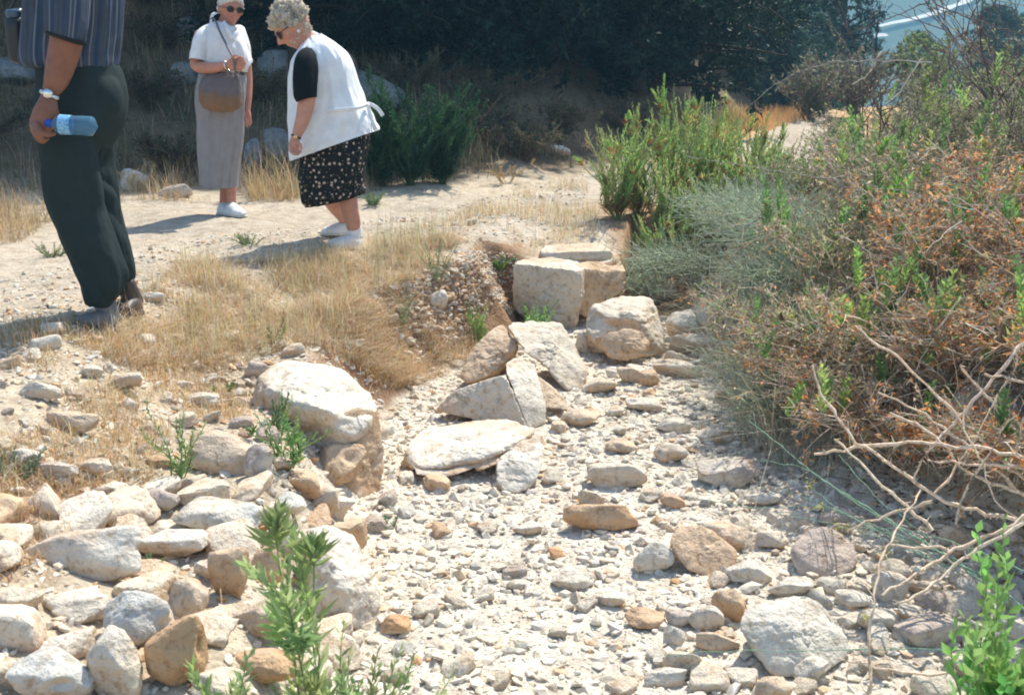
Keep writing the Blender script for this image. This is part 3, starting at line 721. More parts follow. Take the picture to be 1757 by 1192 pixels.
grass('dry_grass', 5000, gpoly((-200, 800), (130, 800), (230, 870), (160, 960), (0, 1010), (-200, 1100)),
      .02, .09, .0026, ST[:4] + [(.42, .20, .09)], [2, 3, 1, 2, 3], 203, 'reddish dried grass mat at the left edge above the heaped stones', .2, .7, .6)
grass('dry_grass', 15000, gpoly((540, 540), (700, 530), (830, 560), (800, 630), (700, 665), (640, 660), (600, 620)),
      .04, .17, .0023, ST, [3, 3, 3, 3, .3], 204, 'tangled dry grass hanging over the brown bank', .05, 1.4, .75, 4)
grass('dry_grass', 5200, gpoly((640, 430), (900, 330), (1000, 300), (1030, 400), (900, 440), (760, 450)),
      .03, .16, .003, ST, [4, 2, 4, .6, 1.2], 205, 'sparse straw and green blades on the path between woman and green herbs', .35, .5, .2)
grass('dry_grass', 420, gpoly((640, 540), (640, 420), (800, 400), (800, 500), (720, 560)),
      .1, .34, .0028, [(.55, .50, .32), (.45, .42, .26), (.34, .38, .2)], [3, 2, 2], 206, 'thin upright pale stalks beside the path', .5, .35, .05, 4)
grass('dry_grass', 1500, gpoly((240, 500), (300, 460), (600, 440), (600, 600), (350, 640), (240, 560)),
      .1, .24, .0026, [(.62, .50, .30), (.36, .40, .16), (.5, .36, .18)], [5, 1.2, 2], 207, 'taller wispy straw stalks rising from the matted grass', .45, .5, .05, 4)
BR = [(.30, .215, .12), (.22, .16, .09), (.36, .29, .18), (.14, .13, .07), (.13, .17, .08)]
grass('brush_grass', 26000, gpoly((-300, 330), (-300, 20), (200, -60), (560, 40), (700, 110), (960, 250), (1010, 290), (900, 300), (640, 330), (200, 320)),
      .08, .46, .0075, [(.33, .24, .14), (.20, .15, .09), (.42, .35, .23), (.12, .12, .065), (.11, .15, .07)], [3, 3, 1.5, 2, 1.5], 208, 'tall brown grass and brush on the shaded slope behind the women', .55, .7, .2, 4)
grass('brush_grass', 5500, gpoly((-250, 400), (-100, 330), (220, 310), (440, 318), (640, 322), (640, 336), (430, 350), (215, 345), (80, 385), (0, 430)),
      .04, .34, .0045, [(.58, .43, .24), (.5, .34, .16), (.64, .55, .38), (.33, .22, .11)], [4, 3, 2, 2], 209, 'sunlit straw fringe along the back edge of the path', .42, .8, .3, 4)
grass('brush_grass', 420, gpoly((425, 325), (515, 322), (515, 345), (425, 350)),
      .15, .6, .005, [(.6, .45, .25), (.55, .40, .2)], [4, 3], 210, 'golden straw clump between the two women', .0, .8, .15, 4)
grass('brush_grass', 6000, gpoly((1215, 240), (1250, 186), (1380, 186), (1420, 196), (1330, 222)),
      .12, .35, .012, [(.62, .38, .16), (.66, .44, .2), (.55, .3, .12)], [3, 2, 1], 211, 'orange dry grass beside the far track', -.3, .3, .05, 3)
grass('brush_grass', 5000, gpoly((1470, 240), (1330, 300), (1300, 420), (1757, 420), (2000, 300), (1800, 205), (1500, 195)),
      .08, .3, .006, [(.42, .36, .22), (.3, .3, .16), (.5, .44, .3), (.2, .25, .11)], [3, 2, 2, 2], 212, 'greyish dry grass growing through the thicket', .2, .4, .1, 4)

grass('dry_grass', 2600, gpoly((690, 480), (860, 430), (880, 470), (830, 560), (720, 560)), .03, .12, .0023, ST, [3, 3, 3, 3, .3], 215, 'scattered straw over the reddish clods left of the square block', .3, 1.3, .7, 4)
grass('dry_grass', 2600, gpoly((-200, 560), (0, 480), (250, 410), (640, 370), (900, 330), (960, 380), (640, 430), (250, 500), (-100, 620)), .01, .06, .0024, ST, [3, 2, 3, 3, .6], 216, 'trampled straw and stubble on the path', .35, 1.5, .85, 3)

# ------------------------------------------------------------------ plants
def stems_paths(base, n, hgt, spread, r, K=8, lean=(0, 0), curve=.3, root=.05, droop=0.):
    a = r.uniform(0, 6.28, n); s = np.sqrt(r.random(n)) * spread
    hh = hgt * r.uniform(.6, 1.0, n)
    t = np.linspace(0, 1, K)[None, :, None]
    b = np.asarray(base)[None] + np.stack([np.cos(a) * root * r.random(n), np.sin(a) * root * r.random(n), np.zeros(n)], -1)
    hor = np.stack([np.cos(a) * s + lean[0], np.sin(a) * s + lean[1], np.zeros(n)], -1)
    side = r.normal(size=(n, 3)) * hgt * .06; side[:, 2] = 0
    PT = b[:, None] + hor[:, None] * t ** (1 + curve) + np.array([0, 0, 1.])[None, None] * (hh[:, None, None] * (t - droop * t ** 2.5)) + side[:, None] * np.sin(t * 5)
    PT[:, :, :] += np.cumsum(r.normal(size=PT.shape) * hgt * .008, axis=1)
    return PT
def branch(PT, m, L, r, K=5, up=.3, tmin=.2, fork=.9):
    n, Kp, _ = PT.shape; i = r.integers(0, n, m); t = tmin + (1 - tmin) * r.random(m); u = t * (Kp - 1); j = np.clip(u.astype(int), 0, Kp - 2); f = (u - j)[:, None]
    p = PT[i, j] * (1 - f) + PT[i, j + 1] * f; d = norm(PT[i, j + 1] - PT[i, j])
    v = norm(d + norm(r.normal(size=(m, 3))) * fork + np.array([0, 0, up])); ll = (L * r.uniform(.4, 1, m) * (1.1 - .6 * t))[:, None]
    bend = r.normal(size=(m, 3)) * .25; tt = np.linspace(0, 1, K)[None, :, None]
    return p[:, None] + v[:, None] * ll[:, None] * tt + bend[:, None] * ll[:, None] * tt ** 2
def on_paths(PT, m, r, tmin=0.1, tmax=1., cl=1.):
    n, Kp, _ = PT.shape; i = (r.random(m) ** cl * n).astype(int); t = tmin + (tmax - tmin) * r.random(m); u = t * (Kp - 1); j = np.clip(u.astype(int), 0, Kp - 2); f = (u - j)[:, None]
    return PT[i, j] * (1 - f) + PT[i, j + 1] * f, norm(PT[i, j + 1] - PT[i, j]), t
def radii(N, K, r0, r1): return np.broadcast_to(np.linspace(r0, r1, K)[None], (N, K))
GRN = [(.12, .24, .06), (.17, .31, .07), (.09, .19, .06), (.24, .32, .08)]
RUSTM = [(.46, .31, .19), (.58, .27, .11), (.36, .31, .18), (.28, .34, .16), (.58, .49, .34), (.20, .31, .10), (.66, .34, .14)]
RUST = [(.33, .15, .06), (.42, .21, .09), (.24, .11, .05), (.50, .30, .15), (.36, .26, .15)]
OLV = [(.22, .27, .13), (.33, .34, .19), (.16, .23, .10), (.44, .41, .28), (.52, .46, .31)]
def place(root, x, y, name=None): pass
def shrub(name, label, cat, group, x, y, z=None, seed=1, stems=14, h=.7, spread=.4, lean=(0, 0), curve=.3, droop=0., r0=.006, twigs=160, tl=.2, twigs2=260, tl2=.1, nl=2500,
          ll=.025, lw=.010, pal=GRN, wts=None, scol=(.30, .24, .17), fork=.9, up=.3, lmat=None, shoots=0, spal=GRN, sl=.05, sw=.013, along=.6, tr=.0014, fname='foliage'):
    r = rng(seed); z = Hn(x, y) - .02 if z is None else z; base = np.array([x, y, z])
    root = empty(name, base, label=label, cat=cat, group=group)
    S = stems_paths((0, 0, 0), stems, h, spread, r, 9, lean, curve, .06, droop)
    ac = Acc(); tubes(ac, S, radii(len(S), 9, r0, r0 * .3), vary(scol, stems, r, .15), 4)
    T = branch(S, twigs, tl, r, 5, up, .15, fork); tubes(ac, T, radii(twigs, 5, tr * 1.6, tr * .6), vary(scol, twigs, r, .2), 3)
    src = T
    if twigs2:
        T2 = branch(T, twigs2, tl2, r, 4, up, .1, fork); tubes(ac, T2, radii(twigs2, 4, tr, tr * .5), vary(scol, twigs2, r, .22), 3)
    ac.build('stems', MB, root)
    la = Acc()
    if nl:
        k = nl // 2 if twigs2 else nl
        p, d, t = on_paths(T, k, r, cl=1.9)
        leaves(la, p, norm(d * along + norm(r.normal(size=p.shape))), ll * r.uniform(.5, 1.3, k), lw * r.uniform(.6, 1.3, k), mixpal(pal, wts or [1] * len(pal), k, r))
        if twigs2:
            k2 = nl - k; p, d, t = on_paths(T2, k2, r, cl=1.9)
            leaves(la, p, norm(d * along + norm(r.normal(size=p.shape))), ll * r.uniform(.5, 1.3, k2), lw * r.uniform(.6, 1.3, k2), mixpal(pal, wts or [1] * len(pal), k2, r))
    if shoots:   # upright leafy green shoots growing through the dry wood
        p, d, t = on_paths(S, shoots, r, .45, 1.)
        kk = 26; tt = np.linspace(0, 1, kk)
        v = norm(np.stack([r.normal(size=shoots) * .2, r.normal(size=shoots) * .2, np.ones(shoots)], -1)); L = r.uniform(.08, .2, shoots)
        pb = (p[:, None] + v[:, None] * L[:, None, None] * tt[None, :, None]).reshape(-1, 3)
        a = (np.arange(kk) * 2.4)[None] + r.uniform(0, 6, shoots)[:, None]
        dd = np.stack([np.cos(a), np.sin(a), np.full(a.shape, 1.3)], -1).reshape(-1, 3)
        c = np.repeat(mixpal(spal, [1] * len(spal), shoots, r, .15), kk, 0)
        leaves(la, pb, dd, sl * r.uniform(.7, 1.2, len(pb)) * np.tile(1.1 - .5 * tt, shoots), sw, vary(1, len(pb), r, .12) * c)
    if la.n: la.build(fname, lmat or ML, root)
    return root
def herb(name, label, cat, group, x, y, seed, stems=10, h=.3, spread=.08, lean=(0, 0), kk=40, ll=.05, lw=.012, pal=GRN, wts=None, scol=(.22, .30, .12), r0=.003, dry=0, side=0, z=None, curve=.2, droop=0, ang=1.0):
    r = rng(seed); z = Hn(x, y) - .01 if z is None else z
    root = empty(name, (x, y, z), label=label, cat=cat, group=group)
    S = stems_paths((0, 0, 0), stems, h, spread, r, 9, lean, curve, .03, droop)
    ac = Acc(); tubes(ac, S, radii(len(S), 9, r0, r0 * .35), vary(scol, stems, r, .1), 4)
    allS = [S]
    if side:
        T = branch(S, side, h * .4, r, 9, .7, .2, .7); tubes(ac, T, radii(side, 9, r0 * .6, r0 * .3), vary(scol, side, r, .1), 3); allS.append(T)
    ac.build('stems', MB, root); la = Acc()
    for S_ in allS:
        n = len(S_); t = np.linspace(.12 if S_ is S else 0, 1, kk); u = t * 8; j = np.clip(u.astype(int), 0, 7); f = (u - j)[None, :, None]
        p = (S_[:, j] * (1 - f) + S_[:, j + 1] * f); tg = norm(S_[:, j + 1] - S_[:, j])
        a = (np.arange(kk) * 2.4)[None] + r.uniform(0, 6, n)[:, None]
        o_ = np.stack([np.cos(a), np.sin(a), np.zeros(a.shape)], -1) + r.normal(size=a.shape + (3,)) * .25
        dd = (o_ + tg * (.5 + 1.2 * t)[None, :, None] * ang).reshape(-1, 3); p = p.reshape(-1, 3)
        c = np.repeat(mixpal(pal, wts or [1] * len(pal), n, r, .14), kk, 0) * vary(1, n * kk, r, .13, .03)
        if dry:
            tt = np.tile(t, n); m = (tt < dry * r.uniform(.5, 1.3, len(tt)))[:, None]
            c = np.where(m, mixpal(RUST[:4] + [(.5, .42, .14)], [2, 2, 1, 2, 2], n * kk, r), c)
        leaves(la, p, dd, np.tile(ll * (1.15 - .65 * t), n) * r.uniform(.7, 1.25, n * kk), lw * r.uniform(.7, 1.2, n * kk), c, bend=.1)
    la.build('foliage', ML, root); return root

# bright green upright herbs where the track meets the thicket
gh = [(.78, 8.1, .70), (.98, 8.35, .82), (1.18, 8.1, .74), (1.28, 8.6, .98), (1.50, 8.4, .92), (1.62, 8.9, .82), (1.85, 8.6, .74), (1.1, 7.75, .55), (2.15, 8.8, .56), (1.45, 7.9, .66), (1.8, 8.0, .45)]
gl = ['leftmost tall green herb by the path, yellowing at its foot', 'second green herb from the left in the tall row', 'green herb with rusty base above the wiry bush', 'tallest green herb in the row behind the wiry bush',
      'broad green herb right of the tallest one', 'tall green herb at the back of the row', 'green herb leaning towards the far track', 'low pale green herb in front of the tall row', 'rightmost green herb below the far track', 'short green herb above the wiry twigs', 'short green herb beside long arching twigs']
for i, (x, y, h) in enumerate(gh):
    herb('green_herb', gl[i], 'herb', 'green herbs beside the far track', x, y, 300 + i, 40, h, .27, (0, 0), 70, .050, .0075, [(.36, .52, .16), (.44, .58, .18), (.28, .44, .14), (.50, .55, .20)], None, dry=.28, side=14, ang=1.7)
# wiry grey green bushes overhanging the head of the bed
wy = [(.98, 7.45, .45, -.30), (1.32, 7.3, .52, -.26), (1.66, 6.8, .55, -.22), (1.64, 6.25, .5, -.16), (1.60, 5.75, .44, -.14), (1.7, 6.6, .6, -.3), (1.75, 6.0, .62, -.25), (1.62, 7.4, .62, -.2), (1.44, 5.7, .34, -.05), (1.34, 5.2, .30, -.06), (1.32, 4.7, .26, -.10)]
wl = ['wiry grey bush arching over the reddish rock', 'wiry grey green bush right of the reddish rock', 'tangled wiry bush above the rough pale rock', 'wiry bush spilling down beside the low white rock', 'wiry bush reaching the gravel below the oval white rock', 'dense wiry bush behind the rough pale rock', 'grey green wiry bush in the middle of the thicket', 'wiry bush in front of the tall green herbs', 'low wiry bush creeping over the gravel beside the oval white rock', 'low wiry bush creeping out from the rusty bushes', 'lowest wiry tuft at the foot of the rusty bushes']
WP = [(.40, .52, .34), (.32, .43, .27), (.54, .60, .44), (.24, .34, .19)]
for i, (x, y, h, l) in enumerate(wy):
    shrub('wiry_bush', wl[i], 'bush', 'wiry grey bushes', x, y, None, 330 + i, 60 if i < 8 else 34, h, .40 if i < 8 else .24, (l, -.20), .5, .45, .0032, 360, .32, 480, .16, 1800, .014, .0045, WP, None, (.44, .51, .37), .7, .1, tr=.0018, fname='fine_leaves')
# rusty bushes of the right bank, mixed with green shoots
ry = [(1.42, 5.05, .50), (1.52, 4.55, .62), (1.72, 4.15, .66), (1.95, 3.95, .62), (1.62, 5.3, .80), (1.95, 4.85, .86), (2.3, 4.5, .90), (2.0, 5.6, .95), (2.45, 5.2, .98), (2.25, 3.9, .8), (1.42, 4.75, .4), (2.75, 4.7, 1.0), (1.55, 4.0, .40), (1.80, 3.55, .46), (2.0, 3.2, .42), (1.45, 4.35, .42)]
rl = ['rusty low bush at the left end of the brown row', 'rusty brown bush above the reddish rock', 'rusty bush behind the bare thorny branches', 'rusty bush right of the shaded mauve boulder', 'brown bush mixed with green shoots behind the front row', 'brown bush with tall green shoots in mid thicket', 'orange brown bush with green shoots near the right edge', 'brown and green bush at the heart of the thicket',
      'tall rusty bush with leafy shoots at the right', 'rusty bush cut by the right edge of the picture', 'small curled brown bush hanging over the dark stones', 'tall brown bush cut by the right edge', 'brown brush hanging behind the fennel sprigs', 'brown brush hanging over the shaded mauve boulder', 'brown dead leaves low at the right edge', 'low brown brush above the mauve boulder']
for i, (x, y, h) in enumerate(ry):
    shrub('rusty_bush', rl[i], 'bush', 'rusty bushes of the right bank', x, y, None, 360 + i, 30, h, .42, (-.10, -.12), .4, .25, .0045, 380, .26, 800, .12, 4200, .025, .010, RUSTM, [[3, 5, 1, 1, 1, .5, 4.5], [2, 1, 3, 4, 3, 4, .6], [4, 1, 3, 1.6, 5, 1, .8]][0 if i in (2, 3, 5, 6, 8, 9, 10, 12, 13, 14) else 1 + i % 2], (.58, .50, .39), 1.0, .1, tr=.0020, shoots=7 if i in (0, 10, 12, 13, 14, 15) else 24, spal=[(.26, .44, .12), (.34, .50, .14), (.20, .36, .12)], sl=.052, sw=.014)
# arching dry stalks and litter
grass('brush_grass', 2600, gpoly((1230, 700), (1350, 640), (1757, 560), (2000, 700), (1900, 900), (1500, 830), (1300, 800)), .18, .6, .0032, [(.58, .52, .40), (.50, .42, .30), (.42, .44, .30)], [3, 2, 2], 213, 'long pale dry stalks standing through the rusty bushes', .1, .9, .1, 6, wind=(-.45, -.2))
grass('brush_grass', 1800, gpoly((1180, 560), (1250, 470), (1400, 420), (1500, 520), (1330, 640), (1230, 660)), .15, .5, .0032, [(.62, .60, .50), (.48, .52, .40), (.42, .46, .34)], [3, 2, 2], 214, 'long pale stalks arching through the wiry bushes', .0, 1.0, .1, 6, wind=(-.6, -.3))
r = rng(91); lit = Acc(); Bp = rand_in([(1.05, 5.6), (1.35, 3.9), (1.5, 3.0), (1.45, 2.5), (3.2, 2.5), (3.4, 9), (1.2, 8.2), (.95, 7.2)], 16000, r) + np.array([0, 0, .012])
leaves(lit, Bp, r.normal(size=Bp.shape) * np.array([1, 1, .25]), r.uniform(.012, .035, len(Bp)), r.uniform(.005, .012, len(Bp)), mixpal([(.28, .17, .09), (.20, .13, .08), (.38, .26, .15), (.14, .10, .07)], [3, 3, 2, 2], len(Bp), r))
Bq = rand_in([(1.05, 5.6), (1.35, 3.9), (1.5, 3.0), (3.0, 2.8), (3.2, 8), (1.2, 8.2)], 1500, r) + np.array([0, 0, .01]); dq = r.normal(size=Bq.shape) * np.array([1, 1, .12]); dq = norm(dq) * r.uniform(.05, .22, (len(Bq), 1))
tubes(lit, Bq[:, None] + dq[:, None] * np.linspace(0, 1, 4)[None, :, None], radii(len(Bq), 4, .0022, .0012), vary((.34, .26, .18), len(Bq), r), 3)
tag(lit.build('leaf_litter', ML), 'dead leaves and broken twigs lying under the thicket', 'litter', None, 'stuff')
# olive grey shrubs at the back of the thicket
oy = [(2.3, 6.4, .9), (2.8, 6.0, 1.0), (3.1, 5.6, 1.05), (2.4, 7.3, .85), (3.0, 7.2, 1.0), (3.6, 6.8, 1.15), (2.7, 8.4, .8), (3.4, 8.3, .95), (4.1, 8.0, 1.1), (3.2, 9.6, .85), (4.0, 9.8, 1.0), (4.8, 9.6, 1.1), (4.2, 11.6, .95), (5.2, 11.6, 1.05), (6.0, 12.0, 1.1), (5.4, 14.0, 1.0), (6.6, 14.5, 1.1), (2.1, 7.9, .65), (3.35, 4.9, 1.15), (7.6, 17.0, 1.2)]
ow = ['nearest', 'grey twigged', 'dense', 'low', 'seed headed', 'tall']
for i, (x, y, h) in enumerate(oy):
    px_ = CX + FPX * x / dcam(np.array([x, y, 1.0]))
    h = h * (.5 if 1330 < px_ < 1480 else .8 if px_ < 1560 else 1)
    band = 'right edge of the picture' if px_ > 1690 else 'upper right of the thicket' if px_ > 1560 else 'pale far track' if px_ < 1480 else 'middle of the thicket'
    rowi = 'front' if y < 6.5 else 'second' if y < 8 else 'third' if y < 10 else 'fourth' if y < 13 else 'farthest'
    shrub('olive_bush', f"{['tall', 'low', 'broad', 'thin'][i % 4]} olive grey bush in the {rowi} row {['near', 'by', 'towards'][i % 3]} the {band}", 'bush', 'olive grey bushes at the back of the thicket', x, y, None, 400 + i, 30, h, .45, (-.05, -.05), .35, .1, .004, 380, .3, 800, .15, 5000 if y < 9 else 3000, .024 if y < 9 else .035, .009 if y < 9 else .014, OLV, [2, 2, 2, 2, 2], (.40, .34, .26), .9, .3, shoots=22, spal=[(.28, .44, .14), (.36, .48, .16)], sl=.055, sw=.014)
# bare twiggy saplings against the hazy hill
for i, (x, y, h, lab) in enumerate([(3.0, 6.3, 1.75, 'dark bare sapling with thin crossing twigs at the upper right'), (3.5, 7.4, 1.9, 'bare twiggy sapling against the hazy hill'), (2.75, 7.8, 1.45, 'thin leafless sapling left of the white hill road'), (3.7, 6.2, 1.8, 'bare sapling cut by the right edge')]):
    shrub('bare_sapling', lab, 'sapling', None, x, y, None, 440 + i, 9, h, .75, (-.25, 0), .3, .1, .007, 60, .6, 110, .3, 260, .03, .012, OLV, None, (.17, .13, .12), .8, .2, tr=.003)

# single arching twigs, each drawn where it grows
def wire(name, label, pts, r0, r1, col, cat='branch', group=None, thorn=0, seed=0, mat=None, sides=5, jit=.004, base=0):
    """pts: (photo x, photo y, world depth); bare branch as a tapering tube with side spurs"""
    w = np.array([P(a, b, c) for a, b, c in pts]); r = rng(seed + 4000)
    t = np.concatenate([[0], np.cumsum(np.linalg.norm(np.diff(w, axis=0), axis=1))]); L = t[-1]; K = max(10, int(L / .03))
    u = np.linspace(0, L, K); q = np.stack([np.interp(u, t, w[:, k]) for k in range(3)], -1)
    for _ in range(2): q[1:-1] = (q[:-2] + q[1:-1] * 2 + q[2:]) / 4
    q[1:-1] += r.normal(size=(K - 2, 3)) * jit
    o = q[base].copy(); ac = Acc(); R = np.linspace(r0, r1, K)[None] * (1 + .15 * r.normal(size=(1, K)))
    tubes(ac, (q - o)[None], R, np.array([col]), sides)
    if thorn:
        n = int(L * thorn); T = branch((q - o)[None], n, .035, r, 3, .1, .03, 1.3); tubes(ac, T, radii(n, 3, r1 * .8, .0006), vary(col, n, r, .12), 3)
    me = ac.build(name, mat or MB); me.location = o; tag(me, label, cat, group); return me
TH = (.68, .54, .40); gT = 'bare thorny branches in front of the thicket'
BR_ = [
 ([(1397, 779, 3.25), (1456, 767, 3.2), (1514, 763, 3.15), (1594, 760, 3.1), (1688, 767, 3.05), (1757, 785, 3.0), (1830, 800, 3.0)], .006, 'thick bare branch running level across the right side'),
 ([(1394, 626, 3.3), (1406, 676, 3.25), (1435, 717, 3.2), (1467, 756, 3.15), (1526, 794, 3.1), (1570, 826, 3.05), (1600, 852, 3.0), (1658, 873, 3.0), (1757, 897, 2.95), (1830, 920, 2.9)], .0055, 'long bare branch curving down from a green tip'),
 ([(1467, 559, 3.4), (1532, 606, 3.35), (1594, 665, 3.3), (1644, 711, 3.25), (1688, 761, 3.2), (1757, 823, 3.15), (1820, 880, 3.1)], .0045, 'straight grey branch slanting down to the right'),
 ([(1431, 753, 3.1), (1456, 770, 3.1), (1491, 811, 3.05), (1526, 841, 3.0), (1556, 867, 3.0), (1600, 910, 2.95)], .0045, 'short bare branch forking below the level one'),
 ([(1506, 673, 3.3), (1556, 691, 3.3), (1614, 729, 3.25), (1660, 762, 3.2), (1757, 850, 3.1)], .004, 'brown branch passing before the shaded boulder'),
 ([(1526, 709, 3.2), (1567, 720, 3.2), (1603, 744, 3.15), (1623, 767, 3.1), (1652, 808, 3.1), (1702, 832, 3.05), (1757, 847, 3.0)], .005, 'knobbly branch with a broken upper end'),
 ([(1567, 820, 3.15), (1594, 767, 3.15), (1629, 732, 3.2), (1702, 656, 3.2), (1757, 588, 3.25), (1800, 540, 3.3)], .005, 'branch rising steeply towards the right edge'),
 ([(1647, 626, 3.3), (1688, 676, 3.3), (1729, 723, 3.25), (1757, 750, 3.2), (1800, 800, 3.2)], .0045, 'branch falling across the shaded boulder'),
 ([(1688, 641, 3.2), (1757, 656, 3.2), (1820, 672, 3.1)], .005, 'stub of pale branch at the right edge above the boulder'),
 ([(1591, 789, 3.1), (1644, 794, 3.1), (1700, 800, 3.0), (1757, 803, 3.0), (1820, 806, 3.0)], .0045, 'thin level branch just below the thick one'),
 ([(1757, 715, 3.1), (1748, 760, 3.1), (1740, 790, 3.05), (1730, 810, 3.0)], .004, 'short upright twig at the right edge'),
 ([(1513, 1022, 2.75), (1566, 985, 2.8), (1628, 948, 2.85), (1678, 927, 2.85), (1757, 890, 2.85), (1830, 850, 2.8)], .006, 'heavy pale branch sweeping down to the shaded rocks'),
 ([(1451, 931, 2.95), (1513, 935, 2.95), (1570, 938, 2.9), (1628, 945, 2.85)], .0035, 'thin pale side branch above the mauve boulder'),
 ([(1533, 1036, 2.7), (1575, 1022, 2.7), (1615, 995, 2.75), (1640, 965, 2.8), (1690, 935, 2.8), (1757, 897, 2.8)], .0045, 'crooked lower branch ending over the pitted rock'),
 ([(1488, 1215, 2.45), (1496, 1022, 2.6), (1517, 948, 2.7), (1558, 873, 2.85), (1580, 840, 2.9)], .0035, 'upright brown stem in front of the lower right rocks'),
 ([(1455, 910, 2.95), (1513, 886, 2.95), (1556, 873, 2.95), (1600, 860, 2.9)], .004, 'curved brown twig with a yellow flower at its end'),
 ([(1438, 1129, 2.55), (1510, 1145, 2.55), (1583, 1158, 2.55), (1640, 1150, 2.5)], .0035, 'thin brown twig lying over the lower right stones'),
 ([(1757, 600, 3.3), (1700, 700, 3.3), (1650, 790, 3.25), (1600, 850, 3.2)], .0035, 'thin branch crossing the others to the lower left'),
 ([(1757, 690, 3.0), (1720, 740, 3.0), (1690, 790, 3.0), (1650, 850, 3.0), (1640, 900, 2.95)], .003, 'fine twig crossing in front of the boulder'),
 ([(1757, 900, 2.9), (1700, 860, 2.95), (1690, 800, 3.0), (1650, 740, 3.1), (1655, 700, 3.15)], .003, 'fine bent twig among the thorny branches'),
]
for i, (pts, rr, lab) in enumerate(BR_): wire('dry_branch', lab, pts[::-1] if i not in (14,) else pts, rr * 1.2, rr * .7, vary(TH, 1, rng(i), .08, .015)[0], 'branch', gT, 45, i)
GS = (.20, .34, .24)
ST_ = [
 ([(1285, 722, 3.9), (1340, 765, 3.7), (1400, 815, 3.5), (1480, 865, 3.3), (1590, 932, 3.0), (1700, 1000, 2.75), (1780, 1060, 2.6)], .0032, 'long blue green stem slanting from the rusty bush to the weed'),
 ([(1300, 790, 3.7), (1380, 800, 3.6), (1480, 870, 3.3), (1600, 940, 3.0), (1690, 1000, 2.8)], .0026, 'blue green stem running just below the long one'),
 ([(1345, 842, 3.6), (1400, 860, 3.5), (1500, 905, 3.2), (1620, 960, 2.95)], .0022, 'thin green stem over the grey white stone'),
 ([(1175, 850, 3.75), (1290, 872, 3.6), (1400, 866, 3.5), (1500, 900, 3.2), (1640, 960, 2.9)], .0022, 'long low green stem reaching the yellow leaf'),
 ([(1390, 835, 3.45), (1440, 875, 3.3), (1540, 930, 3.05), (1650, 985, 2.85)], .0022, 'green stem with yellow florets at the tip'),
 ([(1330, 880, 3.5), (1420, 895, 3.35), (1520, 925, 3.1), (1640, 975, 2.9)], .002, 'faint green stem above the mauve boulder'),
 ([(1440, 780, 3.4), (1500, 850, 3.2), (1590, 920, 3.0), (1680, 990, 2.8)], .002, 'steep green stem among the dead leaves'),
 ([(1440, 905, 3.1), (1540, 905, 3.0), (1640, 930, 2.9), (1757, 980, 2.7)], .0022, 'green stem with a cluster of yellow florets'),
 ([(1125, 1125, 2.6), (1210, 1118, 2.6), (1306, 1117, 2.62), (1471, 1113, 2.62), (1628, 1113, 2.6), (1700, 1120, 2.5)], .0018, 'long straight green stem across the largest grey boulder'),
]
for i, (pts, rr, lab) in enumerate(ST_):
    o = wire('fennel_sprig', lab, pts[::-1], rr, rr * .5, GS, 'plant', 'sprawling green stems', 0, 60 + i, jit=.002)
YL = Acc(); r = rng(88)
for (a, b, c, s) in [(1390, 832, 3.45, .02), (1448, 905, 3.1, .03), (1405, 870, 3.35, .016), (1520, 950, 2.9, .02), (1486, 1060, 2.6, .008)]:
    p = P(a, b, c); n = 40; q = p + r.normal(size=(n, 3)) * s * .6
    leaves(YL, q, r.normal(size=(n, 3)), .007, .004, vary((.62, .58, .16), n, r, .1))
o = YL.build('yellow_florets', ML); tag(o, 'tiny yellow florets on the tips of the sprawling green stems', 'flowers', None, 'stuff')
TW_ = [
 ([(1180, 268, 5.6), (1280, 285, 5.5), (1380, 300, 5.4), (1560, 330, 5.1), (1757, 380, 4.8)], .0030, (.34, .32, .30), 'long grey twig arching level over the upper thicket'),
 ([(1130, 440, 6.0), (1230, 395, 5.8), (1330, 350, 5.6), (1450, 325, 5.4), (1560, 240, 5.2)], .0025, (.40, .34, .28), 'thin brown twig rising across the thicket'),
 ([(1462, 145, 6.0), (1487, 130, 5.95), (1497, 118, 5.9), (1503, 105, 5.9), (1513, 88, 5.9)], .006, (.62, .58, .50), 'short bright crooked stick beside the far dark tree'),
 ([(1520, 178, 5.6), (1540, 165, 5.6), (1560, 135, 5.6), (1581, 100, 5.6)], .005, (.60, .55, .46), 'bright straight stick against the hazy hill'),
 ([(1275, 190, 6.5), (1320, 152, 6.4), (1370, 122, 6.3), (1430, 106, 6.2), (1500, 103, 6.0), (1600, 108, 5.8)], .0035, (.36, .34, .33), 'long thin twig arching before the far track'),
 ([(1180, 640, 4.9), (1280, 610, 4.8), (1340, 560, 4.7), (1440, 500, 4.6), (1560, 450, 4.5)], .0024, (.46, .42, .32), 'pale twig arching from the gravel into the rusty bushes'),
 ([(1530, 560, 3.8), (1560, 480, 3.8), (1600, 420, 3.8), (1650, 380, 3.9)], .0028, (.52, .47, .38), 'pale bent stalk in the middle of the rusty bushes'),
 ([(1555, 660, 3.6), (1600, 585, 3.6), (1640, 520, 3.6), (1650, 510, 3.6)], .003, (.58, .50, .36), 'hooked pale stalk above the thorny branches'),
 ([(1450, 60, 6.6), (1530, 30, 6.5), (1600, 0, 6.4), (1660, -40, 6.3)], .004, (.16, .12, .12), 'dark twig crossing the top of the hazy hill'),
 ([(1560, 10, 6.0), (1600, 60, 5.9), (1660, 120, 5.8), (1720, 200, 5.6), (1757, 250, 5.5)], .0042, (.15, .11, .10), 'dark branch falling from the hill road to the right edge'),
 ([(1757, 60, 5.6), (1690, 40, 5.7), (1620, 15, 5.8), (1560, -30, 5.9)], .004, (.15, .11, .11), 'dark level branch at the top right corner'),
 ([(1400, 560, 4.3), (1480, 540, 4.2), (1600, 560, 4.0), (1757, 520, 3.9)], .0024, (.50, .46, .36), 'pale thin twig crossing the rusty bushes'),
]
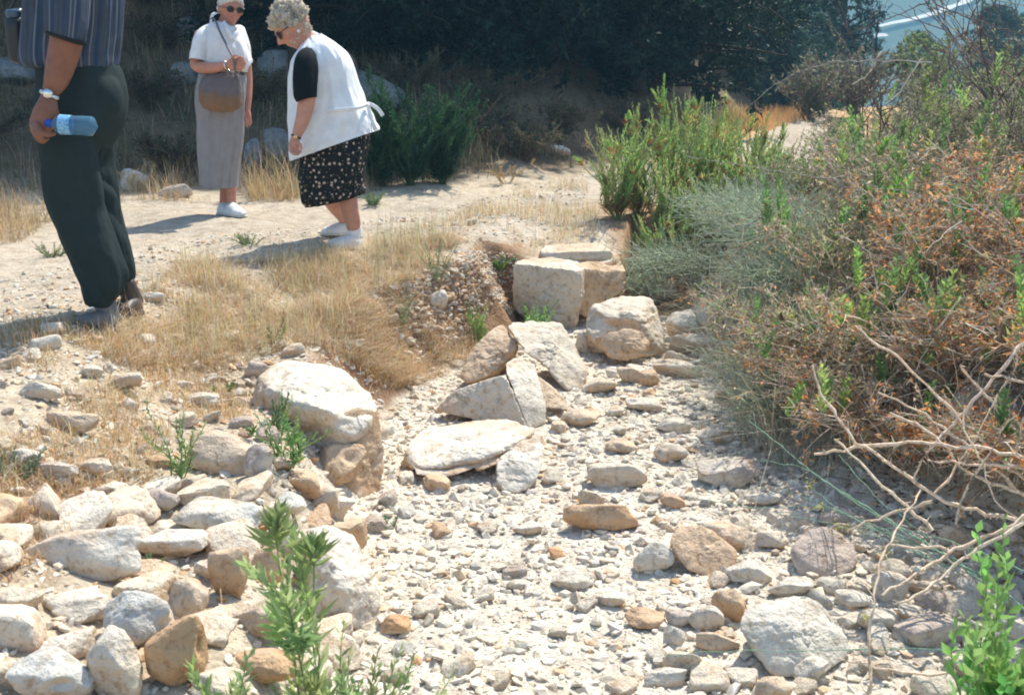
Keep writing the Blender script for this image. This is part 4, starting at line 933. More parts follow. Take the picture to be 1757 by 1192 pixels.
for i, (pts, rr, c_, lab) in enumerate(TW_): wire('long_twig', lab, pts[::-1], rr, rr * .5, c_, 'twig', 'long twigs over the thicket', 10 if rr < .005 else 0, 80 + i)
LS_ = [
 ([(-20, 1045, 2.75), (60, 1010, 2.8), (160, 935, 2.95), (235, 903, 3.05)], .0022, (.20, .20, .16), 'thin dark stalk over the long low slab'),
 ([(0, 1030, 2.65), (90, 1075, 2.5), (160, 1135, 2.4), (240, 1205, 2.3)], .003, (.24, .34, .26), 'green stalk crossing the corner boulders'),
 ([(20, 1008, 2.8), (150, 998, 2.8), (300, 1003, 2.75), (400, 1028, 2.7), (480, 1052, 2.6)], .002, (.28, .38, .26), 'long thin green stalk across the left heap'),
 ([(380, 1215, 2.4), (384, 1100, 2.45), (378, 1010, 2.55)], .003, (.50, .38, .24), 'upright tan stalk in front of the left heap'),
 ([(378, 1085, 2.5), (355, 1050, 2.55), (337, 1028, 2.6)], .0028, (.56, .46, .32), 'short leaning tan stalk beside the upright one'),
 ([(0, 1180, 2.3), (60, 1152, 2.35), (140, 1145, 2.35), (165, 1122, 2.4)], .0035, (.58, .50, .38), 'pale crooked twig over the corner boulder'),
 ([(300, 1005, 2.7), (350, 1090, 2.55), (400, 1150, 2.45)], .0022, (.44, .36, .24), 'slanting brown stalk in the left heap'),
 ([(240, 1120, 2.5), (290, 1165, 2.4), (320, 1200, 2.35)], .003, (.56, .45, .3), 'short pale twig between upright stone and dry stalks'),
 ([(475, 1215, 2.3), (340, 1180, 2.35), (230, 1145, 2.4), (165, 1130, 2.4)], .002, (.26, .32, .26), 'dark green stalk along the bottom edge'),
]
for i, (pts, rr, c_, lab) in enumerate(LS_): wire('dry_stalk', lab, pts, rr, rr * .6, c_, 'stalk', 'stalks over the left heap', 0, 120 + i)
for i, (pts, lab) in enumerate([([(860, 720, 4.75), (868, 690, 4.8), (872, 670, 4.82), (862, 655, 4.85)], 'forked pale root on the tan face of the lower tent slab'), ([(790, 720, 4.75), (800, 690, 4.9), (840, 688, 4.8), (855, 706, 4.75)], 'thin pale root at the left of the tan face'),
     ([(842, 850, 4.0), (838, 825, 4.1), (842, 812, 4.15), (900, 790, 4.3)], 'pale straw leaning on the broad flat slab'), ([(590, 705, 4.0), (640, 703, 3.95), (700, 708, 4.2), (760, 730, 4.5)], 'pale straw arching from the large white boulder'),
     ([(690, 1040, 3.1), (800, 980, 3.3), (860, 960, 3.4), (900, 975, 3.35)], 'long straw lying on the open gravel')]):
    wire('straw', lab, pts, .0022, .001, (.62, .54, .38), 'straw', 'single straws on the rocks', 0, 140 + i, jit=.003)

# leafy plants of the foreground
WG = [(.40, .52, .20), (.47, .58, .25), (.32, .44, .18), (.54, .60, .28)]
herb('tall_weed', 'tall bright green weed with narrow leaves in front of the left heap', 'weed', None, -.43, 2.12, 501, 4, .72, .03, (.01, .02), 50, .068, .0135, WG, side=7, r0=.004, ang=1.1)
herb('bushy_weed', 'bushy green weed spreading along the bottom edge around the tall weed', 'weed', None, -.38, 2.08, 502, 60, .36, .24, (.02, 0), 36, .050, .011, WG, side=10)
herb('bushy_weed', 'small green weed at the bottom edge left of the tall weed', 'weed', None, -.62, 2.08, 503, 6, .18, .06, (0, 0), 22, .055, .012, WG)
herb('leafy_plant', 'broad leaved green plant in the lower right corner', 'plant', None, 1.02, 2.20, 504, 10, .52, .14, (.05, 0), 26, .070, .022, [(.20, .42, .11), (.28, .50, .14), (.34, .54, .16)], side=6)
herb('leafy_plant', 'green leafy plant at the bottom right below the others', 'plant', None, .93, 2.02, 505, 8, .20, .08, (.03, 0), 20, .065, .022, [(.24, .46, .16), (.3, .52, .18)])
herb('leafy_plant', 'upright green leafy plant cut by the right edge above the rocks', 'plant', None, 1.24, 2.45, 506, 8, .5, .12, (.0, 0), 24, .065, .02, [(.24, .46, .12), (.3, .52, .14)])
def gherb(px, py, lab, hp, seed, **k):
    g_ = G(px, py); s = dcam(g_) / FPX
    kw = dict(stems=9, spread=.06, kk=30, ll=.03, lw=.006, pal=GRN); kw.update(k)
    return herb(k.pop('name_', 'green_sprout'), lab, 'plant', None, g_[0], g_[1], seed, h=hp * s, **{a: b for a, b in kw.items() if a != 'name_'})
gherb(302, 826, 'slender green sprout standing on the flat sunlit slab', 150, 510, stems=8, spread=.09, pal=[(.20, .36, .12), (.27, .42, .14)], kk=34)
gherb(492, 800, 'small green bush between the tan stones and the large white boulder', 105, 511, stems=14, spread=.11, side=6, pal=[(.20, .36, .12), (.27, .42, .14)])
gherb(470, 745, 'spindly green sprig on the large white boulder side', 75, 512, stems=6, spread=.07)
gherb(22, 822, 'low blue green tuft at the left edge', 50, 513, stems=14, spread=.09, pal=[(.20, .26, .18)], ll=.03, lw=.004)
gherb(822, 586, 'green sprig left of the upper tent slab', 75, 514, stems=10, spread=.07, ll=.035, lw=.009, pal=[(.22, .40, .12), (.3, .48, .14)])
gherb(915, 572, 'fresh green sprig at the foot of the square block', 62, 515, stems=16, spread=.14, ll=.035, lw=.010, pal=[(.24, .42, .14), (.32, .50, .18)])
gherb(856, 462, 'little green tuft on the bank left of the square block', 28, 516, stems=14, spread=.10, ll=.03, lw=.006)
gherb(750, 480, 'wispy pale green plant by the red clods', 80, 517, stems=12, spread=.2, pal=[(.28, .33, .2)], ll=.02, lw=.004)
gherb(690, 560, 'pale green weed above the brown bank', 70, 518, stems=12, spread=.14, pal=[(.30, .34, .2)], ll=.025, lw=.004)
gherb(474, 600, 'single green stalk in the matted grass', 70, 519, stems=3, spread=.03, ll=.03, lw=.005)
gherb(640, 352, 'small grey green weed behind the bending woman', 22, 520, stems=14, spread=.12, pal=[(.17, .24, .12)], ll=.04, lw=.008)
gherb(185, 525, 'green shoot at the feet of the man', 45, 521, stems=5, spread=.03, ll=.04, lw=.006)
gherb(380, 672, 'tiny green weed above the flat sunlit slab', 18, 522, stems=8, spread=.05, ll=.02)
gherb(250, 985, 'small green sprig on the pale stone of the heap', 40, 523, stems=6, spread=.04, pal=[(.2, .33, .18)], ll=.02, lw=.004)
gherb(660, 905, 'scrap of green on the gravel beside the tan slab', 22, 524, stems=8, spread=.07, pal=[(.16, .24, .12)], ll=.02, lw=.004)
gherb(90, 440, 'grey green weed on the path behind the man', 30, 525, stems=14, spread=.14, pal=[(.25, .27, .16)], ll=.025, lw=.005)
gherb(1395, 700, 'green leafy shoot on a dead branch tip', 60, 526, stems=4, spread=.03, ll=.04, lw=.014, z=None)
gherb(430, 420, 'short weed beside the white shoes', 22, 527, stems=10, spread=.12, pal=[(.2, .27, .13)], ll=.03, lw=.005)
# shaded slope bushes
for i, (px, py, hp, sp, lab) in enumerate([(705, 318, 160, .55, 'dark green broom bush in shade behind the bending woman'), (655, 320, 120, .35, 'smaller dark green broom bush beside the big one'), (760, 316, 130, .40, 'dark broom bush nearest the shaded dry grass')]):
    g_ = G(px, py); s = dcam(g_) / FPX
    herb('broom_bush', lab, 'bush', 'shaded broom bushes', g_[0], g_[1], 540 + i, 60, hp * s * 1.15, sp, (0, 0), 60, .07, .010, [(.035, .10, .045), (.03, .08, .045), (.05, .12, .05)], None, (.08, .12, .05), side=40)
for i, (px, py, hp, sp, lab) in enumerate([(-40, 260, 90, .5, 'dark brush on the slope at the left edge'), (120, 240, 80, .5, 'dark brush on the slope behind the man'), (250, 190, 80, .45, 'dark brush on the slope between man and standing woman'), (300, 300, 70, .4, 'olive brush behind the skirt of the standing woman'), (460, 190, 80, .5, 'dark brush between the heads of the two women'), (270, 90, 70, .6, 'dark brush high on the slope left of the standing woman'), (240, 20, 70, .6, 'dark brush at the top of the slope'),
     (560, 110, 90, .6, 'dark brush above the white vest'), (820, 250, 80, .6, 'dim brown brush in the shaded grass under the trees'), (900, 275, 70, .5, 'dim brush at the right end of the shaded grass'), (960, 240, 80, .6, 'dark brush at the foot of the grove'), (700, 170, 90, .7, 'dark brush at the foot of the front trees'), (1080, 235, 80, .7, 'dark brush behind the tall green herbs'), (830, 195, 80, .7, 'dark brush below the evergreen branches')]):
    g_ = G(px, py); s = dcam(g_) / FPX
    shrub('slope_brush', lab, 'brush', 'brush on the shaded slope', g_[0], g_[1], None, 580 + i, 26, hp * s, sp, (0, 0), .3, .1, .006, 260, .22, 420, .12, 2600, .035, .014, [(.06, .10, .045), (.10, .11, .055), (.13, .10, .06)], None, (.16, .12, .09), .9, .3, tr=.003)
for i, (px, py, hp, lab) in enumerate([(870, 315, 45, 'pale dead weed at the back of the path'), (1030, 300, 90, 'dry umbel stalk in front of the dark trees'), (1000, 262, 40, 'small dry weed by the far pale stone'), (235, 325, 50, 'pale dry weed behind the man')]):
    g_ = G(px, py); s = dcam(g_) / FPX
    shrub('dead_weed', lab, 'weed', 'dead weeds along the path', g_[0], g_[1], None, 560 + i, 8, hp * s, .22, (0, 0), .3, .1, .004, 50, .12, 90, .06, 400, .016, .008, [(.55, .42, .24), (.44, .30, .15)], None, (.50, .38, .22), .8, .5, tr=.002)
for i, (x, y, h, lab) in enumerate([(9.3, 25, 1.9, 'pale green bush beside the far track'), (7.9, 25.5, 1.6, 'mauve brown brush left of the far green bush'), (6.6, 24.5, 1.5, 'brownish brush under the far trees'), (11.5, 27, 1.2, 'olive bush right of the far track'), (13.5, 29, 1.3, 'yellow green bush below the hazy hill'), (9.0, 20, 1.6, 'olive bush closing the view of the track'), (11.5, 22, 1.2, 'grey bush behind the thicket at the right')]):
    shrub('far_bush', lab, 'bush', 'bushes around the far track', x, y, None, 570 + i, 26, h, h * .6, (0, 0), .3, .1, .015, 220, h * .35, 300, h * .2, 3600, .10, .04, [(.16, .19, .12), (.2, .21, .12), (.24, .2, .17)] if i in (1, 2, 6) else [(.15, .23, .09), (.22, .28, .10)], None, (.25, .21, .17), .9, .3, tr=.006)

# ------------------------------------------------------------------ trees
def make_tree(name, label, x, y, h, cr, cb, seed, pal, nl=62000, group='trees beyond the path', cone=.5, leaf=.11, lw=.035, trunk_r=.16):
    r = rng(seed); z = Hn(x, y) - .05
    root = empty(name, (x, y, z), label=label, cat='tree', group=group)
    t = np.linspace(0, 1, 14); tp = np.stack([.12 * np.sin(t * 3 + seed), .1 * np.sin(t * 4 + 1), t * h * .97], -1)[None]
    ac = Acc(); tubes(ac, tp, (trunk_r * (1 - t * .9))[None], np.array([[.05, .042, .036]]), 10)
    nb = 190; tt = cb / h + (1 - cb / h) * r.random(nb) ** 1.15; ang = r.uniform(0, 6.28, nb)
    prof = np.where(cone > 0, (1 - ((tt - cb / h) / (1 - cb / h)) ** 1.4) * cone + (1 - cone), 1) * np.sqrt(np.clip(1 - np.clip((tt - .8) / .2, 0, 1) ** 2 * .95, 0, 1))
    L = cr * prof * r.uniform(.55, 1.12, nb)
    st = np.stack([np.interp(tt, t, tp[0][:, k]) for k in range(3)], -1)
    u = np.linspace(0, 1, 7)[None, :, None]
    d = np.stack([np.cos(ang), np.sin(ang), r.uniform(-.2, .35, nb)], -1)
    PT = st[:, None] + d[:, None] * L[:, None, None] * u + np.array([0, 0, -1.])[None, None] * (u ** 2) * (L * r.uniform(.0, .35, nb))[:, None, None]
    tubes(ac, PT, radii(nb, 7, trunk_r * .28, .008), vary((.03, .026, .022), nb, r), 4)
    ac.build('trunk', MB, root)
    T = branch(PT, 1500, .75, r, 4, .1, .25, .8); T2 = branch(T, 4200, .34, r, 4, .05, .1, .9)
    la = Acc(); a1 = nl // 4
    for PP, k in ((T, a1), (T2, nl - a1)):
        p, dd, _ = on_paths(PP, k, r)
        c = mixpal(pal, [1] * len(pal), k, r, .2) * (1 + .35 * vnoise(p[:, 0] * 1.6, p[:, 1] * 1.6, p[:, 2] * 1.6, seed))[:, None]
        leaves(la, p + r.normal(size=p.shape) * .02, norm(dd + norm(r.normal(size=p.shape)) * .9), leaf * r.uniform(.6, 1.3, k), lw * r.uniform(.7, 1.2, k), c)
    la.build('crown', MLD, root); return root
def dup(root, x, y, rz, sc, label, group=None, dz=0):
    q = root.copy(); C.objects.link(q); q.location = (x, y, Hn(x, y) - .05 + dz); q.rotation_euler = (0, 0, rz); q.scale = (sc[0], sc[0], sc[1]); q['label'] = label
    if group: q['group'] = group
    for ch in list(root.children):
        c_ = ch.copy(); C.objects.link(c_); c_.parent = q
    return q
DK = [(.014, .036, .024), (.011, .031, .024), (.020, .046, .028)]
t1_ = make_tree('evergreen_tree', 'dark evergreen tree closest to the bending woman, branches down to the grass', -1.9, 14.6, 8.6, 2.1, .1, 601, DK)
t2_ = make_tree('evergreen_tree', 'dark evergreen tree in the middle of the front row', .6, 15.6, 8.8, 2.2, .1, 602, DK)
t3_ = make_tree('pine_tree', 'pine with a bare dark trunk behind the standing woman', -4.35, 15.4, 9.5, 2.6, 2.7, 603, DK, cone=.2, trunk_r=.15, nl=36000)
t4_ = make_tree('evergreen_tree', 'teal green evergreen beside the far brush', 6.4, 33.0, 9.5, 2.6, .1, 604, [(.05, .11, .085), (.065, .13, .09), (.04, .09, .08)], nl=40000, leaf=.15, lw=.05)  # lighter bluish palette, distance haze put into the crown colour
fr = [(t2_, -.7, 15.2, 1.3, (1, 1.0), 'dark evergreen tree second from the left in the front row'), (t1_, 1.9, 17.0, 2.2, (1, 1.05), 'dark evergreen tree right of the middle of the front row'), (t2_, 2.35, 19.0, 4.0, (1.0, 1.05), 'dark evergreen tree above the tall green herbs'),
      (t1_, 3.3, 22.5, 5.0, (1.0, 1.1), 'dark evergreen tree at the right end of the front row'), (t1_, .2, 18.5, 3.0, (1.1, 1.2), 'evergreen tree behind the middle of the front row'), (t2_, -2.6, 18.0, .5, (1.15, 1.15), 'evergreen tree behind the left end of the front row'),
      (t1_, 2.8, 22.0, 1.0, (1.2, 1.2), 'evergreen tree deep in the grove to the right'), (t2_, -5.6, 19.0, 2.5, (1.2, 1.1), 'evergreen tree high on the slope behind the standing woman'), (t3_, -7.4, 16.0, 1.2, (1, 1), 'pine high on the slope behind the man'), (t3_, -9.8, 14.0, 2.2, (1, .95), 'pine at the left edge of the slope'),
      (t3_, -2.6, 13.2, 4.4, (.8, .86), 'pine leaning its crown over the head of the bending woman'), (t1_, -8.5, 21.0, 2.0, (1.3, 1.2), 'dark tree closing the slope at the upper left'), (t4_, 7.0, 31.0, 3.3, (.85, 1.1), 'teal green tree behind the far brush'),
      (t1_, 11.3, 38.0, .4, (.62, 1.45), 'tall blue green tree beside the far track'), (t4_, 8.7, 35.5, 1.4, (1.1, 1.0), 'blue green tree behind the far brush'), (t4_, 25.0, 56.0, 2.9, (1.0, .8), 'hazy blue tree at the right edge'), (t4_, 16.0, 44.0, .9, (.42, .36), 'small hazy tree under the hill road'), (t4_, 20.2, 47.0, .2, (.8, .55), 'hazy tree below the right end of the hill road'), (t4_, 5.2, 30.0, 4.2, (1.3, 1.3), 'evergreen tree at the far end of the grove'), (t2_, -12.5, 17.0, 4.2, (1.3, 1.1), 'dark tree beyond the left edge of the picture')]
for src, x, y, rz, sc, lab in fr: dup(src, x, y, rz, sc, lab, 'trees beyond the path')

# ------------------------------------------------------------------ white road cut on the far hill
def far_strip(name, pix, w0, w1):
    pts = np.array([G(a, b) for a, b in pix]); n = 60; t = np.linspace(0, len(pix) - 1, n); q = np.stack([np.interp(t, range(len(pix)), pts[:, k]) for k in range(3)], -1)
    q[:, 2] += 1.2; V = []; ww = np.interp(t, [0, len(pix) - 1], [w0 * .22, w1 * .22]) * (1 + .3 * vnoise(t * 3, 0, 0, 8))
    V = np.concatenate([q + np.array([0, 0, -1.])[None] * 0 - np.array([[0, 1., .3]]) * ww[:, None], q + np.array([[0, 1., .3]]) * ww[:, None]])
    f = np.array([[i, i + 1, n + i + 1, n + i] for i in range(n - 1)])
    m, nt_, b_ = new_mat('chalk_road'); b_.inputs['Base Color'].default_value = (.75, .72, .66, 1); b_.inputs['Roughness'].default_value = .9
    nn_ = noise_n(nt_, N_(nt_, 'ShaderNodeTexCoord').outputs['Object'], .08, 4); rr_ = ramp_n(nt_, nn_.outputs[0], [(.3, (.55, .5, .44)), (.6, (.78, .75, .7))]); nt_.links.new(rr_.outputs[0], b_.inputs['Base Color'])
    tag(ob(name, mesh_np(name, V, [f], m)), kind='structure')
far_strip('hill_road', [(1503, 56), (1530, 48), (1560, 43), (1600, 31), (1640, 18), (1670, 4), (1700, -10)], 3.5, 9)
far_strip('hill_road', [(1500, 70), (1510, 68), (1522, 68)], 6, 6)
# ------------------------------------------------------------------ people
def catmull(A, m):
    A = np.asarray(A, float); n = len(A); t = np.linspace(0, n - 1, m); i = np.clip(t.astype(int), 0, n - 2); f = (t - i)[:, None]
    p0 = A[np.clip(i - 1, 0, n - 1)]; p1 = A[i]; p2 = A[i + 1]; p3 = A[np.clip(i + 2, 0, n - 1)]
    return .5 * (2 * p1 + (p2 - p0) * f + (2 * p0 - 5 * p1 + 4 * p2 - p3) * f * f + (3 * p1 - p0 - 3 * p2 + p3) * f ** 3)
def loft(secs, rows=40, n=48, sup=2.3, folds=0., ff=(5, 1.5), seed=0, hem=0., cap=(True, True)):
    """secs: (left x, left y, right x, right y, world depth, thickness in m): a body or garment cut into slices"""
    A = np.array([np.concatenate([P(s[0], s[1], s[4] if not isinstance(s[4], tuple) else s[4][0]), P(s[2], s[3], s[4] if not isinstance(s[4], tuple) else s[4][1]), [s[5]]]) for s in secs])
    A = catmull(A, rows); L, R, th = A[:, :3], A[:, 3:6], A[:, 6]
    c = (L + R) / 2; a = (R - L) / 2; d = norm(np.gradient(c, axis=0)); b = norm(np.cross(d, a)) * (th / 2)[:, None]
    ang = np.arange(n) * 2 * math.pi / n; ca, sa = np.cos(ang), np.sin(ang); e = 2 / sup
    cx, sy = np.sign(ca) * np.abs(ca) ** e, np.sign(sa) * np.abs(sa) ** e
    V = c[:, None] + a[:, None] * cx[None, :, None] + b[:, None] * sy[None, :, None]
    if folds:
        t = np.linspace(0, 1, rows)[:, None]; g_ = fbm(ca[None] * ff[0] + t * 1.2, sa[None] * ff[0], t * ff[1], 3, seed) + .5 * fbm(ca[None] * ff[0] * 2 + t * 3, sa[None] * ff[0] * 2, t * ff[1] * 2.4, 2, seed + 9)
        V = V + norm(V - c[:, None]) * (g_ * folds * (1 + hem * t))[..., None]
    idx = np.arange(rows * n).reshape(rows, n)
    q = np.stack([idx[:-1], np.roll(idx, -1, 1)[:-1], np.roll(idx, -1, 1)[1:], idx[1:]], -1).reshape(-1, 4)
    V = V.reshape(-1, 3); tr = []
    for k, (row, use) in enumerate(((0, cap[0]), (rows - 1, cap[1]))):
        if use:
            V = np.vstack([V, c[row] + (c[row] - c[1 if row == 0 else -2]) * .4]); ci = len(V) - 1; rr = idx[row]
            tr.append(np.stack([np.full(n, ci), np.roll(rr, -1) if k == 0 else rr, rr if k == 0 else np.roll(rr, -1)], -1))
    return V, q, (np.vstack(tr) if tr else np.zeros((0, 3), int)), np.tile(np.arange(n) / n, rows)
def limb(pts, rad, n=14, rows=None):
    """pts: (photo x, photo y, depth); rad: radii in m"""
    A = np.array([np.concatenate([P(*p), [r_]]) for p, r_ in zip(pts, rad)]); return limb3(A[:, :3], A[:, 3], n, rows)
def limb3(pts, rad, n=14, rows=None):
    A = catmull(np.hstack([np.asarray(pts, float), np.asarray(rad, float)[:, None]]), rows or len(pts) * 6)
    c, R = A[:, :3], A[:, 3]; d = norm(np.gradient(c, axis=0)); ref = np.array([.31, .77, .2]); a = norm(np.cross(d, ref)); b = np.cross(d, a)
    ang = np.arange(n) * 2 * math.pi / n; V = c[:, None] + (a[:, None] * np.cos(ang)[None, :, None] + b[:, None] * np.sin(ang)[None, :, None]) * R[:, None, None]
    m = len(c); idx = np.arange(m * n).reshape(m, n); q = np.stack([idx[:-1], np.roll(idx, -1, 1)[:-1], np.roll(idx, -1, 1)[1:], idx[1:]], -1).reshape(-1, 4)
    V = np.vstack([V.reshape(-1, 3), c[0] - d[0] * R[0] * .6, c[-1] + d[-1] * R[-1] * .6]); e0, e1 = m * n, m * n + 1
    tr = np.vstack([np.stack([np.full(n, e0), np.roll(idx[0], -1), idx[0]], -1), np.stack([np.full(n, e1), idx[-1], np.roll(idx[-1], -1)], -1)])
    return V, q, tr
def sole(heel, toe, parent, at, col=(.05, .045, .04)):
    K = Skin(); d = np.asarray(toe) - np.asarray(heel); shoe(K, np.asarray(heel) - d * .03 - np.array([0, 0, .022]), np.asarray(toe) + d * .03 - np.array([0, 0, .018]), .045, .112)
    ob('sole', mesh_np('sole', np.vstack(K.V) - at, [np.vstack(K.Q), np.vstack(K.T)], plain('rubber', col, .8)), parent)
def ribbon(name, pts, w, parent, at, mat, col):
    q_ = catmull([P(*p) for p in pts], 24); up_ = np.array([0, 0, 1.]); d_ = norm(np.gradient(q_, axis=0)); s_ = norm(np.cross(d_, [0.1, 1, 0.1])); n_ = np.cross(d_, s_) * .003
    V = np.concatenate([q_ + s_ * w / 2 + n_, q_ - s_ * w / 2 + n_, q_ - s_ * w / 2 - n_, q_ + s_ * w / 2 - n_]); m = 24; f = []
    for k in range(4): f += [(k * m + i, k * m + i + 1, ((k + 1) % 4) * m + i + 1, ((k + 1) % 4) * m + i) for i in range(m - 1)]
    return ob(name, mesh_np(name, V - at, [np.array(f)], mat, np.broadcast_to(np.asarray(col, float), (len(V), 3))), parent)
class Skin:
    def __init__(s): s.V, s.Q, s.T, s.n = [], [], [], 0
    def add(s, V, q=None, t=None, *_):
        s.V.append(V)
        if q is not None and len(q): s.Q.append(np.asarray(q) + s.n)
        if t is not None and len(t): s.T.append(np.asarray(t) + s.n)
        s.n += len(V)
    def solid(s, name, mat, parent, at, voxel=.005, smooth=4, colf=None, disp=None):
        V = np.vstack(s.V) - at; f = ([np.vstack(s.Q)] if s.Q else []) + ([np.vstack(s.T)] if s.T else [])
        me = mesh_np('tmp', V, f, mat); o = bpy.data.objects.new('tmp', me); C.objects.link(o)
        m = o.modifiers.new('r', 'REMESH'); m.mode = 'VOXEL'; m.voxel_size = voxel; m.use_smooth_shade = True
        m2 = o.modifiers.new('s', 'SMOOTH'); m2.factor = .5; m2.iterations = smooth
        dg = bpy.context.evaluated_depsgraph_get(); me2 = bpy.data.meshes.new_from_object(o.evaluated_get(dg))
        bpy.data.objects.remove(o); me2.name = name
        if not len(me2.materials): me2.materials.append(mat)
        co = np.empty(len(me2.vertices) * 3, np.float32); me2.vertices.foreach_get('co', co); co = co.reshape(-1, 3).astype(float)
        if disp:
            nn = np.empty(len(co) * 3, np.float32); me2.vertex_normals.foreach_get('vector', nn); co = co + nn.reshape(-1, 3) * disp(co)[:, None]
            me2.vertices.foreach_set('co', co.astype(np.float32).ravel()); me2.update()
        if colf is not None:
            cc = colf(co + at); a = me2.color_attributes.new('col', 'FLOAT_COLOR', 'POINT')
            a.data.foreach_set('color', np.hstack([cc, np.ones((len(cc), 1))]).astype(np.float32).ravel())
        me2.polygons.foreach_set('use_smooth', np.full(len(me2.polygons), True))
        return ob(name, me2, parent)
def cloth(name, V, q, t, col, parent, at, mat):
    col = np.broadcast_to(np.asarray(col, float), (len(V), 3)); f = [q] + ([t] if len(t) else [])
    return ob(name, mesh_np(name, V - at, f, mat, col, True), parent)
def cloth_mat(name, sc=900, rough=.85, bs=.25, sheen=.1):
    m, nt, b = new_mat(name); tc = N_(nt, 'ShaderNodeTexCoord').outputs['Object']; at = N_(nt, 'ShaderNodeVertexColor', layer_name='col')
    n = noise_n(nt, tc, 14, 5, .6); w = noise_n(nt, tc, sc, 2)
    r = ramp_n(nt, n.outputs[0], [(.3, (.88, .88, .88)), (.7, (1.06, 1.06, 1.06))]); nt.links.new(mixc(nt, 1., at.outputs[0], r.outputs[0], 'MULTIPLY'), b.inputs['Base Color'])
    b.inputs['Roughness'].default_value = rough; b.inputs['Specular IOR Level'].default_value = .15
    b1 = bump(nt, b, n.outputs[0], .35, .02); bump(nt, b, w.outputs[0], bs, .001, b1); return m
def skin_mat():
    m, nt, b = new_mat('skin'); tc = N_(nt, 'ShaderNodeTexCoord').outputs['Object']; at = N_(nt, 'ShaderNodeVertexColor', layer_name='col')
    n = noise_n(nt, tc, 22, 4, .6); r = ramp_n(nt, n.outputs[0], [(.3, (.88, .80, .78)), (.65, (1.06, 1.03, 1.0))])
    nt.links.new(mixc(nt, 1., at.outputs[0], r.outputs[0], 'MULTIPLY'), b.inputs['Base Color']); b.inputs['Roughness'].default_value = .5
    b.inputs['Subsurface Weight'].default_value = .08; b.inputs['Subsurface Radius'].default_value = (.012, .004, .002)
    bump(nt, b, noise_n(nt, tc, 140, 3).outputs[0], .2, .001); return m
MC = cloth_mat('woven_cloth'); MK = skin_mat()
def plain(name, col, rough=.5, metal=0., trans=0., ior=1.45):
    m, nt, b = new_mat(name); b.inputs['Base Color'].default_value = (*col, 1); b.inputs['Roughness'].default_value = rough; b.inputs['Metallic'].default_value = metal
    b.inputs['Transmission Weight'].default_value = trans; b.inputs['IOR'].default_value = ior; b.inputs['Specular IOR Level'].default_value = .5
    tc = N_(nt, 'ShaderNodeTexCoord').outputs['Object']; bump(nt, b, noise_n(nt, tc, 60, 3).outputs[0], .08, .002); return m
MLENS = plain('dark_lens', (.012, .014, .014), .08); MMETAL = plain('watch_steel', (.62, .62, .60), .25, 1.); MGOLD = plain('gold', (.7, .5, .25), .3, 1.)
MLEATH = plain('black_leather', (.02, .02, .02), .45); MSHOE = plain('shoe_leather', (.62, .62, .60), .55)
def head_geo(cen, fwd, up, s=1.0, nose=1.0):
    """a head with brow, nose, lips, chin, cheeks, eye hollows and ears; local x right, y forward, z up"""
    D, F = ico(6); x, y, z = D.T
    f_ = np.clip(y, 0, 1)
    V = D * np.array([.074, .094, .112])
    jaw = sstep(.05, -.8, z); V[:, 0] *= 1 - .34 * jaw * (.4 + .6 * (y > -.2)); V[:, 1] = np.where(y > 0, V[:, 1] * (1 - .06 * jaw), V[:, 1] * (1 - .42 * jaw))
    V[:, 2] = np.where(z < 0, V[:, 2] * 1.06, V[:, 2])
    def b(px, pz, sx, sz, amt, dirn=(0, 1, 0)):
        w = np.exp(-((V[:, 0] - px) / sx) ** 2 - ((V[:, 2] - pz) / sz) ** 2) * (y > 0); return V + w[:, None] * amt * np.array(dirn)[None]
    V = b(0, .026, .05, .013, .007); V = b(-.031, .006, .017, .012, -.011); V = b(.031, .006, .017, .012, -.011)
    for k in range(7): V = b(0, .008 - k * .0065, .007 + k * .0011, .008, (.004 + k * .0022) * nose)
    V = b(-.011, -.034, .007, .006, .006); V = b(.011, -.034, .007, .006, .006)
    V = b(0, -.056, .022, .006, .006); V = b(0, -.068, .019, .006, .006); V = b(0, -.062, .024, .0028, -.004); V = b(0, -.096, .018, .014, .008)
    V = b(-.045, -.022, .02, .022, .005); V = b(.045, -.022, .02, .022, .005)
    up = norm(np.asarray(up, float)); fwd = norm(np.asarray(fwd, float)); rt = norm(np.cross(fwd, up)); up = np.cross(rt, fwd); M = np.stack([rt, fwd, up])
    parts = [(V, F)]
    for sg in (-1, 1):
        E, EF = ico(3); e = E * np.array([.010, .021, .031]); hol = np.exp(-((e[:, 1] - .002) / .010) ** 2 - (e[:, 2] / .016) ** 2) * (E[:, 0] * sg > 0); e[:, 0] -= sg * hol * .007
        parts.append((e + np.array([sg * .076, -.006, -.008]), EF))
    return [((v * s) @ M + cen, f) for v, f in parts], (lambda q: (np.asarray(q) * s) @ M + cen), M
def face_cols(skin, cenf, M, cen, s, lips=(.5, .22, .18)):
    def f(co):
        q = (co - cen) @ M.T / s; c = np.broadcast_to(np.asarray(skin, float), co.shape).copy()
        front = (q[:, 1] > .05) & (np.abs(q).max(1) < .16)
        lp = np.exp(-(q[:, 0] / .022) ** 2 - ((q[:, 2] + .062) / .008) ** 2) * front
        ck = (np.exp(-((np.abs(q[:, 0]) - .042) / .02) ** 2 - ((q[:, 2] + .025) / .02) ** 2) + np.exp(-(q[:, 0] / .012) ** 2 - ((q[:, 2] + .03) / .012) ** 2)) * front
        c = c * (1 - lp[:, None] * .8) + np.array(lips) * lp[:, None] * .8; c[:, 1:] *= 1 - .16 * np.clip(ck, 0, 1)[:, None]; return c
    return f
